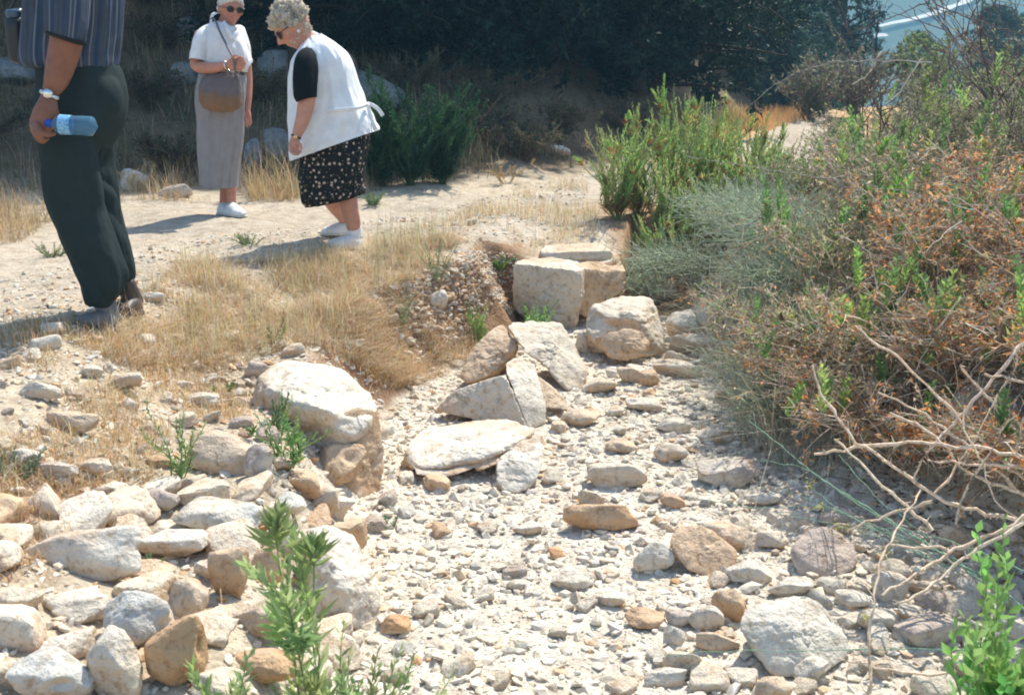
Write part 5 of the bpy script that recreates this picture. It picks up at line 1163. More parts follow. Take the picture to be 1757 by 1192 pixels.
def hair(name, toW, M, s, parent, at, col, seed, size=(1.12, 1.1, 1.1), cut=-.25, curl=.01, fr=30, back=-.5):
    D, F = ico(6); x, y, z = D.T
    V = D * np.array([.074, .094, .112]) * np.array(size); V[:, 1] -= .006; V[:, 2] += .008
    nz = fbm(D[:, 0] * fr * .12, D[:, 1] * fr * .12, D[:, 2] * fr * .12, 3, seed) * 1.3 + np.abs(fbm(D[:, 0] * fr * .35, D[:, 1] * fr * .35, D[:, 2] * fr * .35, 3, seed + 2)) * 1.8 - .4
    V = V + D * (nz * curl)[:, None]
    lim = np.where(y > 0, cut + .62 * y, cut + back * -y)         # hairline: high on the brow, low at the nape
    dd = sstep(lim + .06, lim - .12, z); V = V * (1 - .26 * dd)[:, None]
    r = rng(seed); c = np.asarray(col, float)[None] * (1 + .45 * nz[:, None])
    me = mesh_np(name, toW(V) - at, [F], MHAIR, np.clip(c, .01, .9), True); return ob(name, me, parent)
MHAIR, _nt, _b = new_mat('hair_strands')
_at = N_(_nt, 'ShaderNodeVertexColor', layer_name='col'); _tc = N_(_nt, 'ShaderNodeTexCoord').outputs['Object']; _n = noise_n(_nt, _tc, 120, 5, .7)
_r = ramp_n(_nt, _n.outputs[0], [(.3, (.6, .56, .5)), (.7, (1.2, 1.2, 1.2))]); _nt.links.new(mixc(_nt, 1., _at.outputs[0], _r.outputs[0], 'MULTIPLY'), _b.inputs['Base Color']); _b.inputs['Roughness'].default_value = .55
bump(_nt, _b, _n.outputs[0], 1., .008)
def glasses(toW, parent, at, big=1.):
    s = Skin()
    for sg in (-1, 1):
        D, F = ico(3); s.add(toW(D * np.array([.026, .006, .021]) * big + np.array([sg * .031, .093, .006])) - at, None, F)
    o = ob('sunglasses', mesh_np('sunglasses', np.vstack(s.V), [np.vstack(s.T)], MLENS), parent)
    k = Skin()
    for sg in (-1, 1): k.add(*limb3(toW([(sg * .052, .090, .012), (sg * .076, .05, .01), (sg * .080, 0, .006)]), [.0025] * 3, 6))
    k.add(*limb3(toW([(-.010, .098, .010), (0, .101, .012), (.010, .098, .010)]), [.002] * 3, 6))
    fr_ = ob('glasses_frame', mesh_np('glasses_frame', np.vstack(k.V) - at, [np.vstack(k.Q), np.vstack(k.T)], MLEATH), o); return o
def fingers(S, chains):
    for pts, r0, r1 in chains: S.add(*limb(pts, np.linspace(r0, r1, len(pts)), 10))
def ring(name, a, b, rad, thick, w, mat, parent, at):
    """band round a wrist or waist: from photo point a to b (both with depth)"""
    c = (P(*a) + P(*b)) / 2; ax = norm(P(*b) - P(*a)); return c, ax
def band(name, c, axis, rad, w, th, mat, parent, at, rad2=None, n=28):
    axis = norm(axis); a = norm(np.cross(axis, [0.2, .9, .1])); b = np.cross(axis, a); rad2 = rad2 or rad; V = []
    for k, (rr, ww) in enumerate(((0, -w / 2), (th, -w / 2), (th, w / 2), (0, w / 2))):
        t = np.arange(n) * 2 * math.pi / n; V.append(c + axis * ww + a * (np.cos(t) * (rad + rr))[:, None] + b * (np.sin(t) * (rad2 + rr))[:, None])
    V = np.vstack(V) - at; q = []
    for k in range(4):
        for i in range(n): q.append((k * n + i, k * n + (i + 1) % n, ((k + 1) % 4) * n + (i + 1) % n, ((k + 1) % 4) * n + i))
    return ob(name, mesh_np(name, V, [np.array(q)], mat), parent)
def shoe(S, heel, toe, h=.075, w=.085, ank=None):
    """sole-up shoe between two ground points"""
    heel, toe = np.asarray(heel, float), np.asarray(toe, float); d = toe - heel
    pts = [heel + d * t + np.array([0, 0, zz]) for t, zz in ((.02, .035), (.2, .04), (.45, .040), (.7, .034), (.93, .028))]
    A = catmull(np.hstack([np.array(pts), np.array([[.8, .9], [1, 1.05], [.95, .85], [1.05, .62], [.7, .42]])]), 22)
    sd = norm(np.cross(d, [0, 0, 1])); n = 20; ang = np.arange(n) * 2 * math.pi / n
    V = A[:, None, :3] + sd * (np.cos(ang)[None, :, None] * (A[:, 3] * w / 2)[:, None, None]) + np.array([0, 0, 1.]) * (np.clip(np.sin(ang), -.75, 1)[None, :, None] * (A[:, 4] * h / 2)[:, None, None])
    m = len(A); idx = np.arange(m * n).reshape(m, n); q = np.stack([idx[:-1], np.roll(idx, -1, 1)[:-1], np.roll(idx, -1, 1)[1:], idx[1:]], -1).reshape(-1, 4)
    V = np.vstack([V.reshape(-1, 3), A[0, :3] - norm(d) * .02, A[-1, :3] + norm(d) * .02]); e0 = m * n
    S.add(V, q, np.vstack([np.stack([np.full(n, e0), np.roll(idx[0], -1), idx[0]], -1), np.stack([np.full(n, e0 + 1), idx[-1], np.roll(idx[-1], -1)], -1)]))

# ---- man in dark trousers, cropped by the top of the picture
MY = 4.40; gz = Hn(-1.63, MY); mo = np.array([-1.63, MY, gz])
man = empty('person', mo, label='man in striped shirt and dark green trousers seen from behind, gripping a blue water bottle', cat='person')
SKM = (.23, .105, .065); SKW = (.46, .22, .15)
B = Skin()
B.add(*loft([(100, -150, 165, -150, 4.42, .13), (75, -115, 195, -118, 4.42, .40), (66, -60, 192, -60, 4.42, .36), (64, 20, 192, 20, 4.42, .30), (70, 100, 190, 100, 4.42, .30), (98, 150, 185, 150, 4.45, .26), (108, 215, 172, 215, 4.45, .22)], 30, 24))
B.add(*limb([(130, 190, 4.36), (130, 330, 4.38), (160, 440, 4.40), (180, 505, 4.42)], [.07, .05, .038, .034])); B.add(*limb([(160, 190, 4.58), (170, 330, 4.61), (192, 430, 4.64), (212, 480, 4.66)], [.05, .032, .030, .03]))
B.add(*limb([(128, -100, 4.24), (124, -30, 4.2), (116, 55, 4.18), (107, 100, 4.18), (96, 138, 4.17), (86, 160, 4.17), (80, 178, 4.16)], [.058, .056, .060, .056, .045, .030, .032]))
B.add(*loft([(72, 168, 98, 172, 4.16, .05), (60, 184, 99, 190, 4.15, .07), (54, 200, 97, 205, 4.15, .085), (52, 213, 90, 222, 4.15, .08), (56, 226, 82, 232, 4.15, .05)], 14, 20))
fingers(B, [([(62, 212, 4.10), (70, 226, 4.07), (82, 232, 4.07), (95, 229, 4.09)], .012, .009), ([(56, 212, 4.12), (62, 228, 4.08), (73, 240, 4.08), (83, 238, 4.11)], .012, .009), ([(54, 213, 4.16), (60, 232, 4.14), (70, 243, 4.15), (78, 243, 4.18)], .011, .008),
            ([(58, 214, 4.20), (64, 230, 4.20), (72, 238, 4.22), (78, 236, 4.24)], .010, .007), ([(92, 184, 4.20), (98, 198, 4.24), (98, 212, 4.25), (96, 222, 4.23)], .014, .010)])
B.add(*limb([(170, -95, 4.62), (140, -20, 4.72), (100, 40, 4.72), (60, 60, 4.70), (40, 30, 4.66)], [.055, .05, .045, .032, .035]))
B.add(*limb([(133, -120, 4.42), (132, -170, 4.40)], [.06, .058]))
hp, toW, HM = head_geo(P(127, -196, 4.38), (-.93, .25, -.25), (-.15, 0, 1), 1.02)
for v, f in hp: B.add(v, None, f)
B.solid('body', MK, man, mo, .0055, 5, face_cols(SKM, None, HM, P(127, -196, 4.38), 1.02))
hair('hair', toW, HM, 1.02, man, mo, (.30, .29, .28), 5, curl=.006)
T = Skin()
T.add(*loft([(66, 108, 198, 108, 4.44, .33), (70, 125, 203, 122, 4.44, .35), (70, 160, 212, 160, 4.45, .38), (68, 200, 210, 200, 4.45, .38), (68, 235, 200, 232, 4.45, .36), (78, 262, 186, 258, 4.45, .30)], 24, 40, 2.5))
T.add(*loft([(68, 215, 172, 215, 4.36, .21), (70, 255, 168, 255, 4.36, .22), (75, 300, 172, 300, 4.36, .21), (84, 350, 179, 350, 4.37, .20), (100, 400, 193, 400, 4.38, .19), (121, 450, 207, 450, 4.39, .17), (139, 485, 214, 485, 4.40, .16), (143, 500, 208, 505, 4.41, .16), (146, 516, 200, 518, 4.42, .15)], 50, 40, 2.4, .008, (2.4, 3), 3))
T.add(*loft([(125, 205, 205, 205, 4.58, .20), (135, 260, 190, 260, 4.60, .20), (150, 300, 195, 300, 4.61, .19), (160, 350, 205, 350, 4.62, .18), (175, 400, 217, 400, 4.63, .17), (190, 450, 226, 450, 4.65, .16), (198, 480, 228, 482, 4.66, .15), (200, 494, 226, 494, 4.67, .14)], 50, 40, 2.4, .008, (2.4, 3), 8))
D_, F_ = ico(4)
for (bx, by, bY, rr) in ((178, 166, 4.38, .088), (178, 164, 4.52, .088)): T.add(D_ * np.array([rr * .78, rr, rr * 1.15]) + P(bx, by, bY), None, F_)
GT = np.array([.021, .033, .034])
T.solid('trousers', MC, man, mo, .006, 9, lambda co: np.broadcast_to(GT, co.shape) * (1 + .1 * fbm(co[:, 0] * 8, co[:, 1] * 8, co[:, 2] * 3, 2, 2))[:, None],
        lambda co: (.020 * (np.abs(fbm(co[:, 0] * 4.5 + co[:, 2] * 3.4, co[:, 1] * 4 + co[:, 2] * 1.2, co[:, 2] * .8, 3, 31)) * 2.4 - .5) + .010 * (np.abs(fbm(co[:, 0] * 9, co[:, 1] * 9, co[:, 2] * 9 + 3, 2, 37)) * 2 - .4) * sstep(.35, .1, co[:, 2])) * sstep(.95, .7, co[:, 2]) + .006 * fbm(co[:, 0] * 7, co[:, 1] * 7, co[:, 2] * 5, 2, 5))
V, q, t, u = loft([(100, -140, 165, -140, 4.42, .16), (62, -112, 203, -112, 4.42, .44), (52, -60, 207, -60, 4.42, .42), (50, 0, 207, 0, 4.43, .38), (49, 60, 203, 60, 4.44, .38), (50, 95, 199, 95, 4.44, .39), (52, 112, 198, 114, 4.44, .38), (60, 118, 194, 119, 4.44, .34)], 90, 220, 2.4, .018, (2.4, 1.3), 12)
def stripes(u, n, k=64):
    uu = u * k; ph = uu % 1; base = np.array([.055, .08, .125]); c = np.where((ph < .42)[:, None], base, np.array([.085, .095, .115])); c = np.where(((ph > .42) & (ph < .50))[:, None], np.array([.22, .25, .30]), c)
    c = c * .75; c = np.where((((uu.astype(int) % 3) == 0) & (ph > .6))[:, None], np.array([.03, .05, .09]), c); return np.vstack([c, np.tile(base, (max(0, n - len(u)), 1))])
cloth('shirt', V, q, t, stripes(u, len(V)), man, mo, MC)
V, q, t, u = loft([(92, -110, 165, -105, 4.30, .20), (84, -60, 158, -55, 4.24, .19), (80, 0, 152, 5, 4.20, .18), (79, 40, 148, 52, 4.18, .17), (80, 53, 145, 73, 4.18, .165)], 40, 130, 2.2, .006, (2, 2), 14, cap=(True, False))
cloth('shirt_sleeve', V, q, t, stripes(u, len(V), 34), man, mo, MC)
V, q, t, u = loft([(80, 50, 146, 71, 4.18, .172), (80, 55, 145, 77, 4.18, .17), (83, 58, 142, 78, 4.18, .12), (84, 52, 141, 70, 4.18, .11)], 8, 60, 2.2, cap=(False, False))
cloth('sleeve_cuff', V, q, t, (.02, .022, .022), man, mo, MC)
wc = P(85.5, 163, 4.17); wx = norm(P(96, 138, 4.17) - P(80, 178, 4.16)); band('watch_strap', wc, wx, .0345, .014, .004, MMETAL, man, mo)
D3, F3 = ico(3); wp = P(82, 161, 4.128); ob('watch_face', mesh_np('watch_face', D3 * np.array([.019, .008, .019]) + wp - mo, [F3], MMETAL), man)
K = Skin(); hz = gz
n1_, n2_ = P(196, 533, 4.40), P(130, 545, 4.30); n1_[2] = Hn(*n1_[:2]); n2_[2] = Hn(*n2_[:2]) + .004; shoe(K, n1_, n2_, .10, .10); K.add(*limb3([n1_ + np.array([-.02, 0, .05]), P(176, 505, 4.41)], [.045, .045]))
sole(n1_, n2_, K.solid('shoe', plain('worn_leather', (.13, .12, .11), .5), man, mo, .004, 3), mo)
K = Skin(); n1_, n2_ = P(232, 500, 4.70), P(196, 520, 4.58); n1_[2] = Hn(*n1_[:2]); n2_[2] = Hn(*n2_[:2]); shoe(K, n1_, n2_, .10, .10); K.add(*limb3([n1_ + np.array([-.01, 0, .05]), P(214, 482, 4.66)], [.045, .04]))
sole(n1_, n2_, K.solid('shoe', plain('brown_leather', (.07, .05, .04), .5), man, mo, .004, 3), mo)
# bottle in his hand
bo = P(125, 214, 4.12)
bt = empty('water_bottle', bo, label='blue tinted plastic water bottle held level in the hand of the man', cat='bottle')
bl = [(84, 212), (91, 212.4), (95, 212.8), (101, 213.5), (108, 214), (125, 215), (145, 216), (156, 216.7), (159, 217)]; br = [.012, .013, .024, .034, .0365, .0355, .0365, .0365, .034]
V, q, t = limb([(a, b, 4.12) for a, b in bl], br, 28, 60); MBOT = plain('bottle_plastic', (.28, .56, .78), .05, 0, .8, 1.25)
ob('bottle_body', mesh_np('bottle_body', V - bo, [q, t], MBOT), bt)
V, q, t = limb([(a, b, 4.12) for a, b in [(104, 213.8), (112, 214.2), (124, 214.8)]], [.0372, .0366, .0360], 28, 12); lm, nt, b_ = new_mat('bottle_label')
vv = N_(nt, 'ShaderNodeTexVoronoi'); vv.inputs['Scale'].default_value = 60; nt.links.new(N_(nt, 'ShaderNodeTexCoord').outputs['Object'], vv.inputs['Vector']); nt.links.new(ramp_n(nt, vv.outputs[0], [(.2, (.05, .22, .5)), (.5, (.3, .5, .65)), (.7, (.1, .35, .6))]).outputs[0], b_.inputs['Base Color'])
ob('bottle_label', mesh_np('bottle_label', V - bo, [q], lm), bt)
V, q, t = limb([(a, b, 4.12) for a, b in [(79, 211.7), (82, 211.8), (87, 212.1)]], [.014, .0155, .0155], 20, 8); ob('bottle_cap', mesh_np('bottle_cap', V - bo, [q, t], plain('cap_plastic', (.02, .08, .45), .4)), bt)
# dark camera case hanging at his chest
co_ = P(33, 70, 4.55); cs = empty('camera_case', co_, label='black camera case hanging in front of the man at the left edge', cat='camera case')
V, q, t, u = loft([(16, 34, 48, 32, 4.55, .12), (17, 45, 50, 43, 4.55, .15), (20, 75, 51, 73, 4.55, .15), (24, 100, 52, 104, 4.55, .14), (28, 108, 50, 112, 4.55, .10)], 24, 40, 3.5, .003, (2, 2), 4); ob('case_body', mesh_np('case_body', V - co_, [q, t], MLEATH), cs)
V, q, t, u = loft([(15, 18, 46, 16, 4.55, .10), (15, 24, 48, 22, 4.55, .13), (18, 34, 48, 31, 4.55, .12)], 12, 40, 3.0); ob('camera_lid', mesh_np('camera_lid', V - co_, [q, t], plain('blue_black', (.05, .09, .14), .25)), cs)
for a, b in (((18, 20), (60, -90)), ((46, 18), (110, -120))):
    V, q, t = limb([(a[0], a[1], 4.55), ((a[0] + b[0]) / 2, (a[1] + b[1]) / 2, 4.5), (b[0], b[1], 4.45)], [.006] * 3, 8); ob('strap', mesh_np('strap', V - co_, [q, t], MLEATH), cs)

# ---- white haired woman standing on the path
WY = 8.10; w1 = np.array([P(390, 366, WY)[0], WY, 0]); w1[2] = Hn(w1[0], w1[1])
g1 = w1[2] - P(390, 372, WY)[2]
wo = empty('person', w1, label='white haired woman in sunglasses, white blouse and long grey skirt standing on the path', cat='person')
B = Skin()
B.add(*loft([(376, 40, 398, 40, WY, .10), (360, 54, 400, 58, WY, .18), (356, 80, 412, 84, WY, .22), (354, 120, 410, 122, WY, .2), (352, 160, 410, 160, WY, .2), (356, 200, 405, 200, WY, .18)], 26, 24))
B.add(*limb([(378, 200, WY + .03), (384, 280, WY + .04), (387, 318, WY + .04), (385, 340, WY + .04), (385, 355, WY + .04)], [.06, .045, .042, .036, .034])); B.add(*limb([(390, 200, WY - .03), (393, 280, WY - .04), (396, 318, WY - .05), (397, 340, WY - .06), (397, 358, WY - .06)], [.06, .045, .042, .036, .034]))
B.add(*limb([(346, 58, WY - .10), (340, 82, WY - .14), (337, 104, WY - .16), (339, 114, WY - .18), (362, 117, WY - .24), (385, 113, WY - .27), (396, 110, WY - .28)], [.05, .05, .046, .042, .040, .030, .026]))
B.add(*loft([(392, 102, 394, 121, WY - .28, .05), (399, 98, 402, 122, WY - .28, .065), (407, 97, 411, 120, WY - .28, .065), (414, 100, 416, 116, WY - .28, .045)], 10, 16))
fingers(B, [([(408, 99, WY - .31), (415, 99, WY - .33), (419, 104, WY - .33), (416, 109, WY - .32)], .010, .008), ([(409, 104, WY - .32), (417, 105, WY - .34), (420, 110, WY - .33), (416, 114, WY - .32)], .010, .008), ([(408, 110, WY - .32), (416, 111, WY - .33), (418, 116, WY - .33), (413, 118, WY - .32)], .010, .008),
            ([(406, 115, WY - .31), (413, 118, WY - .32), (414, 121, WY - .31), (409, 121, WY - .31)], .009, .007), ([(398, 101, WY - .31), (402, 96, WY - .34), (408, 96, WY - .35)], .011, .008)])
B.add(*limb([(407, 68, WY + .10), (419, 100, WY + .12), (424, 135, WY + .11), (425, 165, WY + .07), (424, 188, WY + .04)], [.048, .044, .040, .032, .025]))
B.add(*loft([(420, 186, 428, 186, WY + .04, .04), (418, 196, 431, 196, WY + .03, .05), (419, 204, 431, 204, WY + .02, .04)], 8, 14))
fingers(B, [([(421, 202, WY), (421, 212, WY - .01), (422, 217, WY)], .009, .006), ([(424, 203, WY + .01), (424, 214, WY), (425, 220, WY + .01)], .009, .006), ([(427, 203, WY + .02), (428, 213, WY + .02), (428, 218, WY + .03)], .009, .006), ([(430, 202, WY + .03), (431, 210, WY + .03), (431, 214, WY + .04)], .008, .006), ([(420, 192, WY + .01), (417, 200, WY), (418, 206, WY)], .010, .007)])
hc = P(396, 15, WY - .03); B.add(*limb([(386, 48, WY + .02), (390, 34, WY), (394, 22, WY - .02)], [.062, .055, .055]))
hp, toW, HM = head_geo(hc, (.50, -.82, -.20), (.08, 0, 1), 1.08)
for v, f in hp: B.add(v, None, f)
B.solid('body', MK, wo, w1, .0058, 3, face_cols(SKW, None, HM, hc, 1.08))
hair('hair', toW, HM, 1.08, wo, w1, (.62, .60, .57), 21, (1.1, 1.1, 1.1), -.12, .010); glasses(toW, wo, w1)
V, q, t, u = loft([(347, 118, 418, 120, WY, .27), (341, 138, 421, 138, WY, .30), (337, 165, 422, 168, WY, .33), (338, 200, 418, 205, WY, .33), (341, 250, 415, 255, WY, .34), (344, 290, 411, 292, WY, .34), (346, 317, 409, 321, WY, .34)], 90, 160, 2.3, .018, (3.4, .7), 41, .8, cap=(True, False))
cloth('skirt', V, q, t, np.broadcast_to(np.array([.27, .25, .245]), (len(V), 3)), wo, w1, MC)
V, q, t, u = loft([(371, 36, 400, 42, WY, .16), (352, 46, 414, 54, WY, .30), (346, 62, 422, 74, WY, .34), (346, 85, 429, 95, WY - .01, .36), (346, 104, 431, 108, WY - .01, .36), (346, 116, 425, 118, WY, .32), (347, 123, 419, 124, WY, .28)], 80, 140, 2.3, .017, (2.6, 2.6), 43)
WH = np.array([.72, .71, .70]); cloth('blouse', V, q, t, WH, wo, w1, MC)
V, q, t, u = loft([(350, 54, 368, 58, WY - .05, .13), (334, 66, 360, 72, WY - .12, .17), (328, 90, 355, 92, WY - .15, .17), (326, 103, 353, 106, WY - .16, .17)], 30, 50, 2.2, .006, (2, 2), 44, cap=(True, False)); cloth('sleeve', V, q, t, WH, wo, w1, MC)
V, q, t, u = loft([(398, 48, 417, 58, WY + .07, .17), (405, 75, 428, 78, WY + .11, .15), (410, 100, 431, 101, WY + .12, .15)], 20, 40, 2.2, .005, (2, 2), 45, cap=(True, False)); cloth('sleeve', V, q, t, WH, wo, w1, MC)
V, q, t, u = loft([(361, 29, 384, 37, WY + .03, .10), (360, 34, 392, 44, WY, .15), (364, 40, 404, 48, WY - .02, .19)], 8, 40, 2.3, cap=(False, False)); cloth('collar', V, q, t, WH, wo, w1, MC)
LAP = [[(383, 38, WY - .10), (390, 52, WY - .165), (398, 68, WY - .185)], [(408, 47, WY - .08), (405, 56, WY - .155), (398, 68, WY - .185)]]
V, q, t, u = loft([(346, 121, 419, 122, WY, .30), (345, 128, 420, 129, WY, .31)], 4, 60, 2.3); ob('belt', mesh_np('belt', V - w1, [q, t], MLEATH), wo)
for a, b, YY in ((378, 352, WY + .06), (392, 358, WY - .06)):
    V, q, t = limb([(a + 7, b - 5, YY), (a + 6, b + 8, YY)], [.042, .045]); ob('sock', mesh_np('sock', V - w1, [q, t], plain('white_cotton', (.72, .72, .70), .9)), wo)
    K = Skin(); n1_ = P(a + 2, b + 14, YY); n1_[2] = Hn(*n1_[:2]) - .005; n2_ = n1_ + np.array([.15, -.19, 0]); n2_[2] = Hn(*n2_[:2]); shoe(K, n1_, n2_, .11, .10); K.add(*limb3([n1_ + np.array([.03, -.03, .05]), n1_ + np.array([.03, -.03, .09])], [.045, .043])); sole(n1_, n2_, K.solid('shoe', MSHOE, wo, w1, .004, 3), w1, (.5, .48, .44))
wc = P(389, 113, WY - .272); band('watch_strap', wc, P(398, 110, WY - .28) - P(362, 117, WY - .24), .031, .012, .004, MMETAL, wo, w1)
ho = P(378, 160, WY - .24); hb = empty('shoulder_bag', ho, label='brown and grey leather shoulder bag hanging in front of the grey skirt', cat='bag')
V, q, t, u = loft([(360, 127, 402, 123, WY - .22, .05), (349, 136, 409, 132, WY - .22, .09), (342, 155, 413, 153, WY - .23, .13), (344, 172, 413, 171, WY - .23, .15), (352, 185, 409, 185, WY - .23, .13), (366, 192, 396, 192, WY - .23, .06)], 50, 90, 2.6, .020, (2.2, 2.4), 47)
zz = (V[:, 2] - V[:, 2].min()) / np.ptp(V[:, 2]); nb_ = fbm(V[:, 0] * 9, V[:, 1] * 9, V[:, 2] * 9, 3, 3)
lc = sstep(.48, .36, zz + nb_ * .18)[:, None]; cc = np.array([.155, .125, .12]) * (1 - lc) + np.array([.21, .125, .075]) * lc
o = ob('bag_body', mesh_np('bag_body', V - ho, [q, t], MC, cc), hb)
V, q, t = limb([(371, 38, WY - .14), (376, 52, WY - .19), (390, 80, WY - .24), (400, 100, WY - .32), (403, 118, WY - .30), (405, 130, WY - .24)], [.008] * 6, 8, 40); ob('strap', mesh_np('strap', V - ho, [q, t], plain('grey_strap', (.12, .12, .14), .6)), hb)
V, q, t = limb([(371, 38, WY - .14), (362, 34, WY), (356, 80, WY + .22), (352, 128, WY + .0)], [.007] * 4, 8, 40); ob('strap', mesh_np('strap', V - ho, [q, t], bpy.data.materials['grey_strap']), hb)

for l_ in LAP: ribbon('lapel', l_, .035, wo, w1, MC, WH * 1.05)

# ---- bending woman in the white vest
VY = 6.62; w2 = np.array([P(606, 415, VY)[0], VY, 0]); w2[2] = Hn(w2[0], w2[1])
bo2 = empty('person', w2, label='grey haired woman in white vest and black flowered skirt bending to look at the ground', cat='person')
B = Skin()
B.add(*loft([(520, 82, 545, 66, VY, .12), (512, 105, 585, 92, VY, .34), (512, 140, 600, 120, VY, .34), (515, 180, 610, 160, VY, .32), (530, 230, 622, 205, VY, .34), (540, 280, 615, 260, VY, .32)], 26, 24))
B.add(*limb([(592, 270, VY - .03), (595, 320, VY - .03), (598, 350, VY - .03), (604, 375, VY - .02), (608, 396, VY)], [.08, .062, .056, .050, .040])); B.add(*limb([(565, 270, VY + .18), (560, 320, VY + .22), (572, 350, VY + .30), (590, 372, VY + .42), (596, 388, VY + .46)], [.09, .065, .05, .045, .036]))
B.add(*limb([(528, 104, VY - .2), (526, 135, VY - .24), (527, 162, VY - .26), (522, 195, VY - .28), (513, 222, VY - .30), (507, 238, VY - .31)], [.062, .060, .052, .045, .034, .026]))
B.add(*loft([(499, 236, 513, 238, VY - .31, .045), (495, 246, 514, 248, VY - .31, .06), (495, 255, 513, 257, VY - .31, .065), (498, 262, 511, 263, VY - .31, .045)], 10, 16))
fingers(B, [([(497, 250, VY - .34), (498, 259, VY - .36), (503, 264, VY - .36), (508, 262, VY - .34)], .010, .007), ([(500, 252, VY - .32), (502, 261, VY - .34), (507, 265, VY - .34), (511, 262, VY - .33)], .010, .007), ([(504, 253, VY - .30), (506, 261, VY - .31), (511, 265, VY - .31), (514, 261, VY - .30)], .010, .007), ([(508, 252, VY - .28), (511, 260, VY - .28), (515, 262, VY - .28), (516, 258, VY - .28)], .009, .006), ([(510, 243, VY - .33), (516, 250, VY - .35), (517, 257, VY - .35)], .011, .008)])
B.add(*limb([(560, 104, VY + .2), (540, 140, VY + .2), (524, 175, VY + .1), (525, 200, VY - .05), (530, 214, VY - .14)], [.06, .055, .05, .038, .028])); B.add(*limb([(530, 212, VY - .15), (532, 224, VY - .17)], [.035, .030]))
hc = P(503, 46, VY - .06); B.add(*limb([(540, 84, VY), (527, 70, VY - .02), (512, 55, VY - .04)], [.07, .062, .06]))
hp, toW, HM = head_geo(hc, (-.80, -.22, -.62), (-.60, -.10, .80), 1.12)
for v, f in hp: B.add(v, None, f)
B.solid('body', MK, bo2, w2, .0055, 3, face_cols((.52, .27, .19), None, HM, hc, 1.12))
hair('hair', toW, HM, 1.12, bo2, w2, (.58, .50, .39), 33, (1.24, 1.18, 1.18), -.20, .020, 46, .25); glasses(toW, bo2, w2, 1.1)
V, q, t, u = loft([(518, 76, 548, 58, VY, .18), (512, 90, 574, 72, VY, .36), (504, 108, 597, 92, VY, .44), (500, 130, 608, 115, VY, .46), (498, 165, 615, 145, VY, .46), (497, 200, 627, 176, VY, .46), (497, 232, 637, 198, VY, .48), (497, 262, 644, 214, VY, .50), (498, 277, 647, 224, VY, .50)], 100, 160, 2.5, .020, (2.2, 2.2), 51, .5, cap=(True, False))
V0 = V.copy(); VW = np.array([.74, .76, .77]); vest = cloth('vest', V, q, t, VW, bo2, w2, MC)
V, q, t, u = loft([(517, 80, 535, 62, VY - .02, .16), (527, 78, 545, 58, VY, .17), (536, 76, 553, 60, VY, .19)], 8, 40, 2.3, cap=(False, False)); cloth('collar', V, q, t, VW, bo2, w2, MC)
V, q, t, u = loft([(516, 92, 545, 98, VY - .17, .10), (506, 108, 546, 110, VY - .23, .15), (503, 130, 545, 130, VY - .26, .16), (504, 152, 544, 152, VY - .27, .16), (506, 168, 543, 166, VY - .27, .155), (511, 175, 542, 166, VY - .27, .14)], 34, 60, 2.3, .007, (2, 2), 53, cap=(True, False)); cloth('sleeve', V, q, t, (.005, .008, .010), bo2, w2, MC)
V, q, t, u = loft([(560, 84, 600, 100, VY + .2, .16), (580, 100, 612, 125, VY + .22, .16), (575, 120, 606, 150, VY + .24, .14)], 20, 40, 2.3, cap=(True, True)); cloth('sleeve', V, q, t, (.005, .008, .010), bo2, w2, MC)
V, q, t, u = loft([(560, 187, 629, 180, VY, .485), (560, 193, 631, 186, VY, .485)], 4, 60, 2.5, cap=(False, False))
a0 = P(560, 186, VY - .243); a1 = P(632, 180, VY - .05); 
ribbon('vest_tie', [(562, 190, VY - .262), (585, 189, VY - .262), (608, 186, VY - .245), (626, 181, VY - .15), (634, 178, VY - .02)], .022, bo2, w2, MC, VW)
ribbon('vest_tie', [(631, 178, VY - .02), (640, 181, VY - .04), (649, 188, VY - .06), (657, 199, VY - .06)], .022, bo2, w2, MC, VW)
ribbon('vest_tie', [(631, 180, VY - .02), (635, 196, VY - .04), (640, 212, VY - .06), (645, 224, VY - .06)], .024, bo2, w2, MC, VW)
V, q, t, u = loft([(528, 235, 630, 205, VY, .40), (518, 275, 633, 240, VY, .46), (515, 300, 627, 285, VY, .46), (518, 328, 623, 316, VY, .45), (524, 344, 624, 327, VY, .43), (534, 354, 622, 334, VY, .40)], 90, 160, 2.4, .022, (3.2, 1.1), 55, .8)
fm, nt, b_ = new_mat('floral_cotton'); tc = N_(nt, 'ShaderNodeTexCoord').outputs['Object']
v1 = N_(nt, 'ShaderNodeTexVoronoi'); v1.inputs['Scale'].default_value = 31; v1.inputs['Randomness'].default_value = .75; nt.links.new(tc, v1.inputs['Vector'])
wz = noise_n(nt, tc, 90, 2); md = N_(nt, 'ShaderNodeMath', operation='MULTIPLY_ADD'); nt.links.new(wz.outputs[0], md.inputs[0]); md.inputs[1].default_value = .25; nt.links.new(v1.outputs[0], md.inputs[2])
rr_ = ramp_n(nt, md.outputs[0], [(0.10, (.35, .12, .10)), (.20, (.52, .40, .32)), (.37, (.45, .33, .27)), (.41, (.010, .012, .012))]); 
v2 = N_(nt, 'ShaderNodeTexVoronoi'); v2.inputs['Scale'].default_value = 55; nt.links.new(tc, v2.inputs['Vector']); r2 = ramp_n(nt, v2.outputs[0], [(.16, (.20, .17, .08)), (.22, (0, 0, 0))])
nt.links.new(mixc(nt, 1., rr_.outputs[0], r2.outputs[0], 'ADD'), b_.inputs['Base Color']); b_.inputs['Roughness'].default_value = .85
ob('skirt', mesh_np('skirt', V - w2, [q, t], fm), bo2)
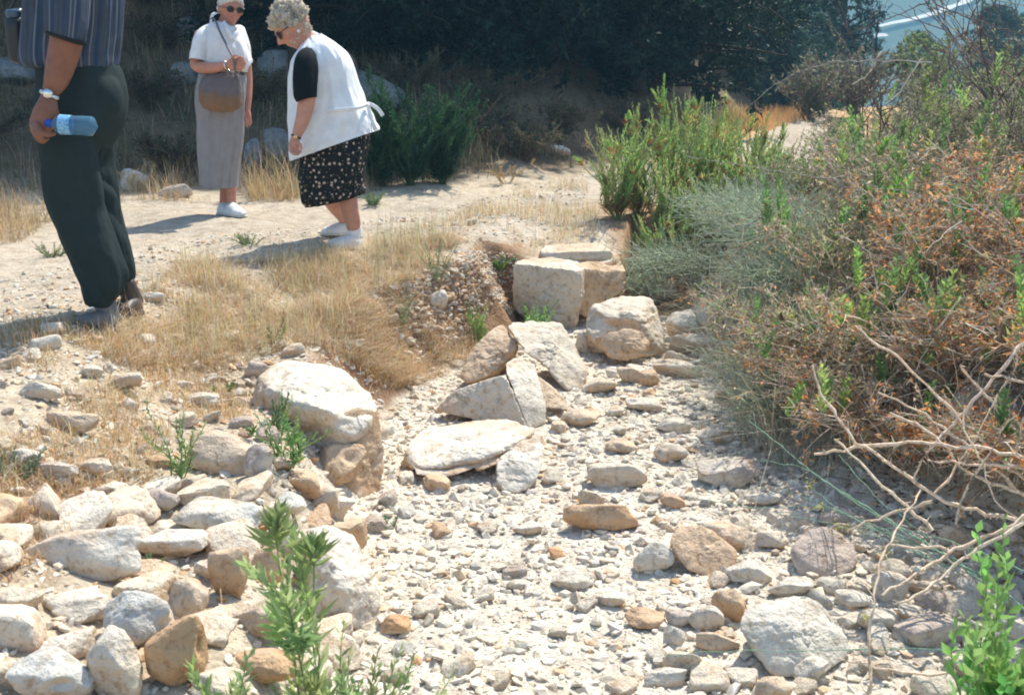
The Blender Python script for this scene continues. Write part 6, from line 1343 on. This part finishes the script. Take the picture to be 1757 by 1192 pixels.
for (kx, ky, kY, vis) in ((607, 402, VY, 1), (594, 394, VY + .46, 0)):
    V, q, t = limb([(kx + 1, ky - 14, kY), (kx + 1, ky + 4, kY)], [.043, .048]); ob('sock', mesh_np('sock', V - w2, [q, t], bpy.data.materials['white_cotton']), bo2)
    K = Skin(); n1_ = P(kx + 11, ky + 16, kY + .02); n1_[2] = Hn(*n1_[:2]) - .003; n2_ = n1_ + np.array([-.17, -.17, 0]); n2_[2] = Hn(*n2_[:2]); shoe(K, n1_, n2_, .12, .10); K.add(*limb3([n1_ + np.array([-.035, -.03, .05]), n1_ + np.array([-.035, -.03, .10])], [.047, .045])); sole(n1_, n2_, K.solid('shoe', MSHOE, bo2, w2, .004, 3), w2, (.5, .48, .44))
band('watch_strap', P(508, 235, VY - .31), P(513, 222, VY - .3) - P(507, 238, VY - .31), .028, .009, .003, MLEATH, bo2, w2)
ob('watch_face', mesh_np('watch_face', D3 * np.array([.012, .006, .012]) + P(507, 235, VY - .342) - w2, [F3], MGOLD), bo2)
ob('earring', mesh_np('earring', D3 * .010 + toW([-.085, .0, -.038]) - w2, [F3], plain('pearl', (.75, .72, .68), .3)), bo2)
cu = P(533, 221, VY - .20); V, q, t = limb([(532, 212, VY - .2), (532.5, 214, VY - .2), (533, 222, VY - .2), (533, 231, VY - .2), (533, 233, VY - .2)], [.012, .022, .024, .024, .018], 20)
cup = ob('small_bottle', mesh_np('small_bottle', V - cu, [q, t], plain('clear_plastic', (.6, .68, .74), .1, 0, .6, 1.2))); cup.location = cu; tag(cup, 'small clear bottle held against the white vest behind the bent arm', 'bottle')
rp = G(3, 359); V, F = rock_geo(9, 3); o = ob('red_cap', mesh_np('red_cap', V * np.array([.02, .02, .016]), [F], plain('red_plastic', (.7, .05, .04), .4)), None, (rp[0] + .02, rp[1], rp[2] + .012)); tag(o, 'tiny bright red cap lying in the dry grass at the left edge', 'cap')
# ------------------------------------------------------------------ valley haze
bm = bmesh.new(); bmesh.ops.create_cube(bm, size=1)
hme = bpy.data.meshes.new('haze'); 
zlo = float(GZ.min()) - 1.0; zhi = max(float(GZ.max()), 26.0) + 3.0
for v in bm.verts:
    v.co.x = -425 if v.co.x < 0 else 525; v.co.y = -19 if v.co.y < 0 else 905; v.co.z = zlo if v.co.z < 0 else zhi
bm.to_mesh(hme); bm.free()
hm = bpy.data.materials.new('air'); hm.use_nodes = True; nt = hm.node_tree
for n in list(nt.nodes): nt.nodes.remove(n)
out = nt.nodes.new('ShaderNodeOutputMaterial'); pv = nt.nodes.new('ShaderNodeVolumePrincipled')
pv.inputs['Color'].default_value = (.32, .68, .92, 1); pv.inputs['Density'].default_value = .0021; pv.inputs['Anisotropy'].default_value = 0
nt.links.new(pv.outputs[0], out.inputs['Volume']); hme.materials.append(hm)
tag(ob('haze', hme), kind='stuff')
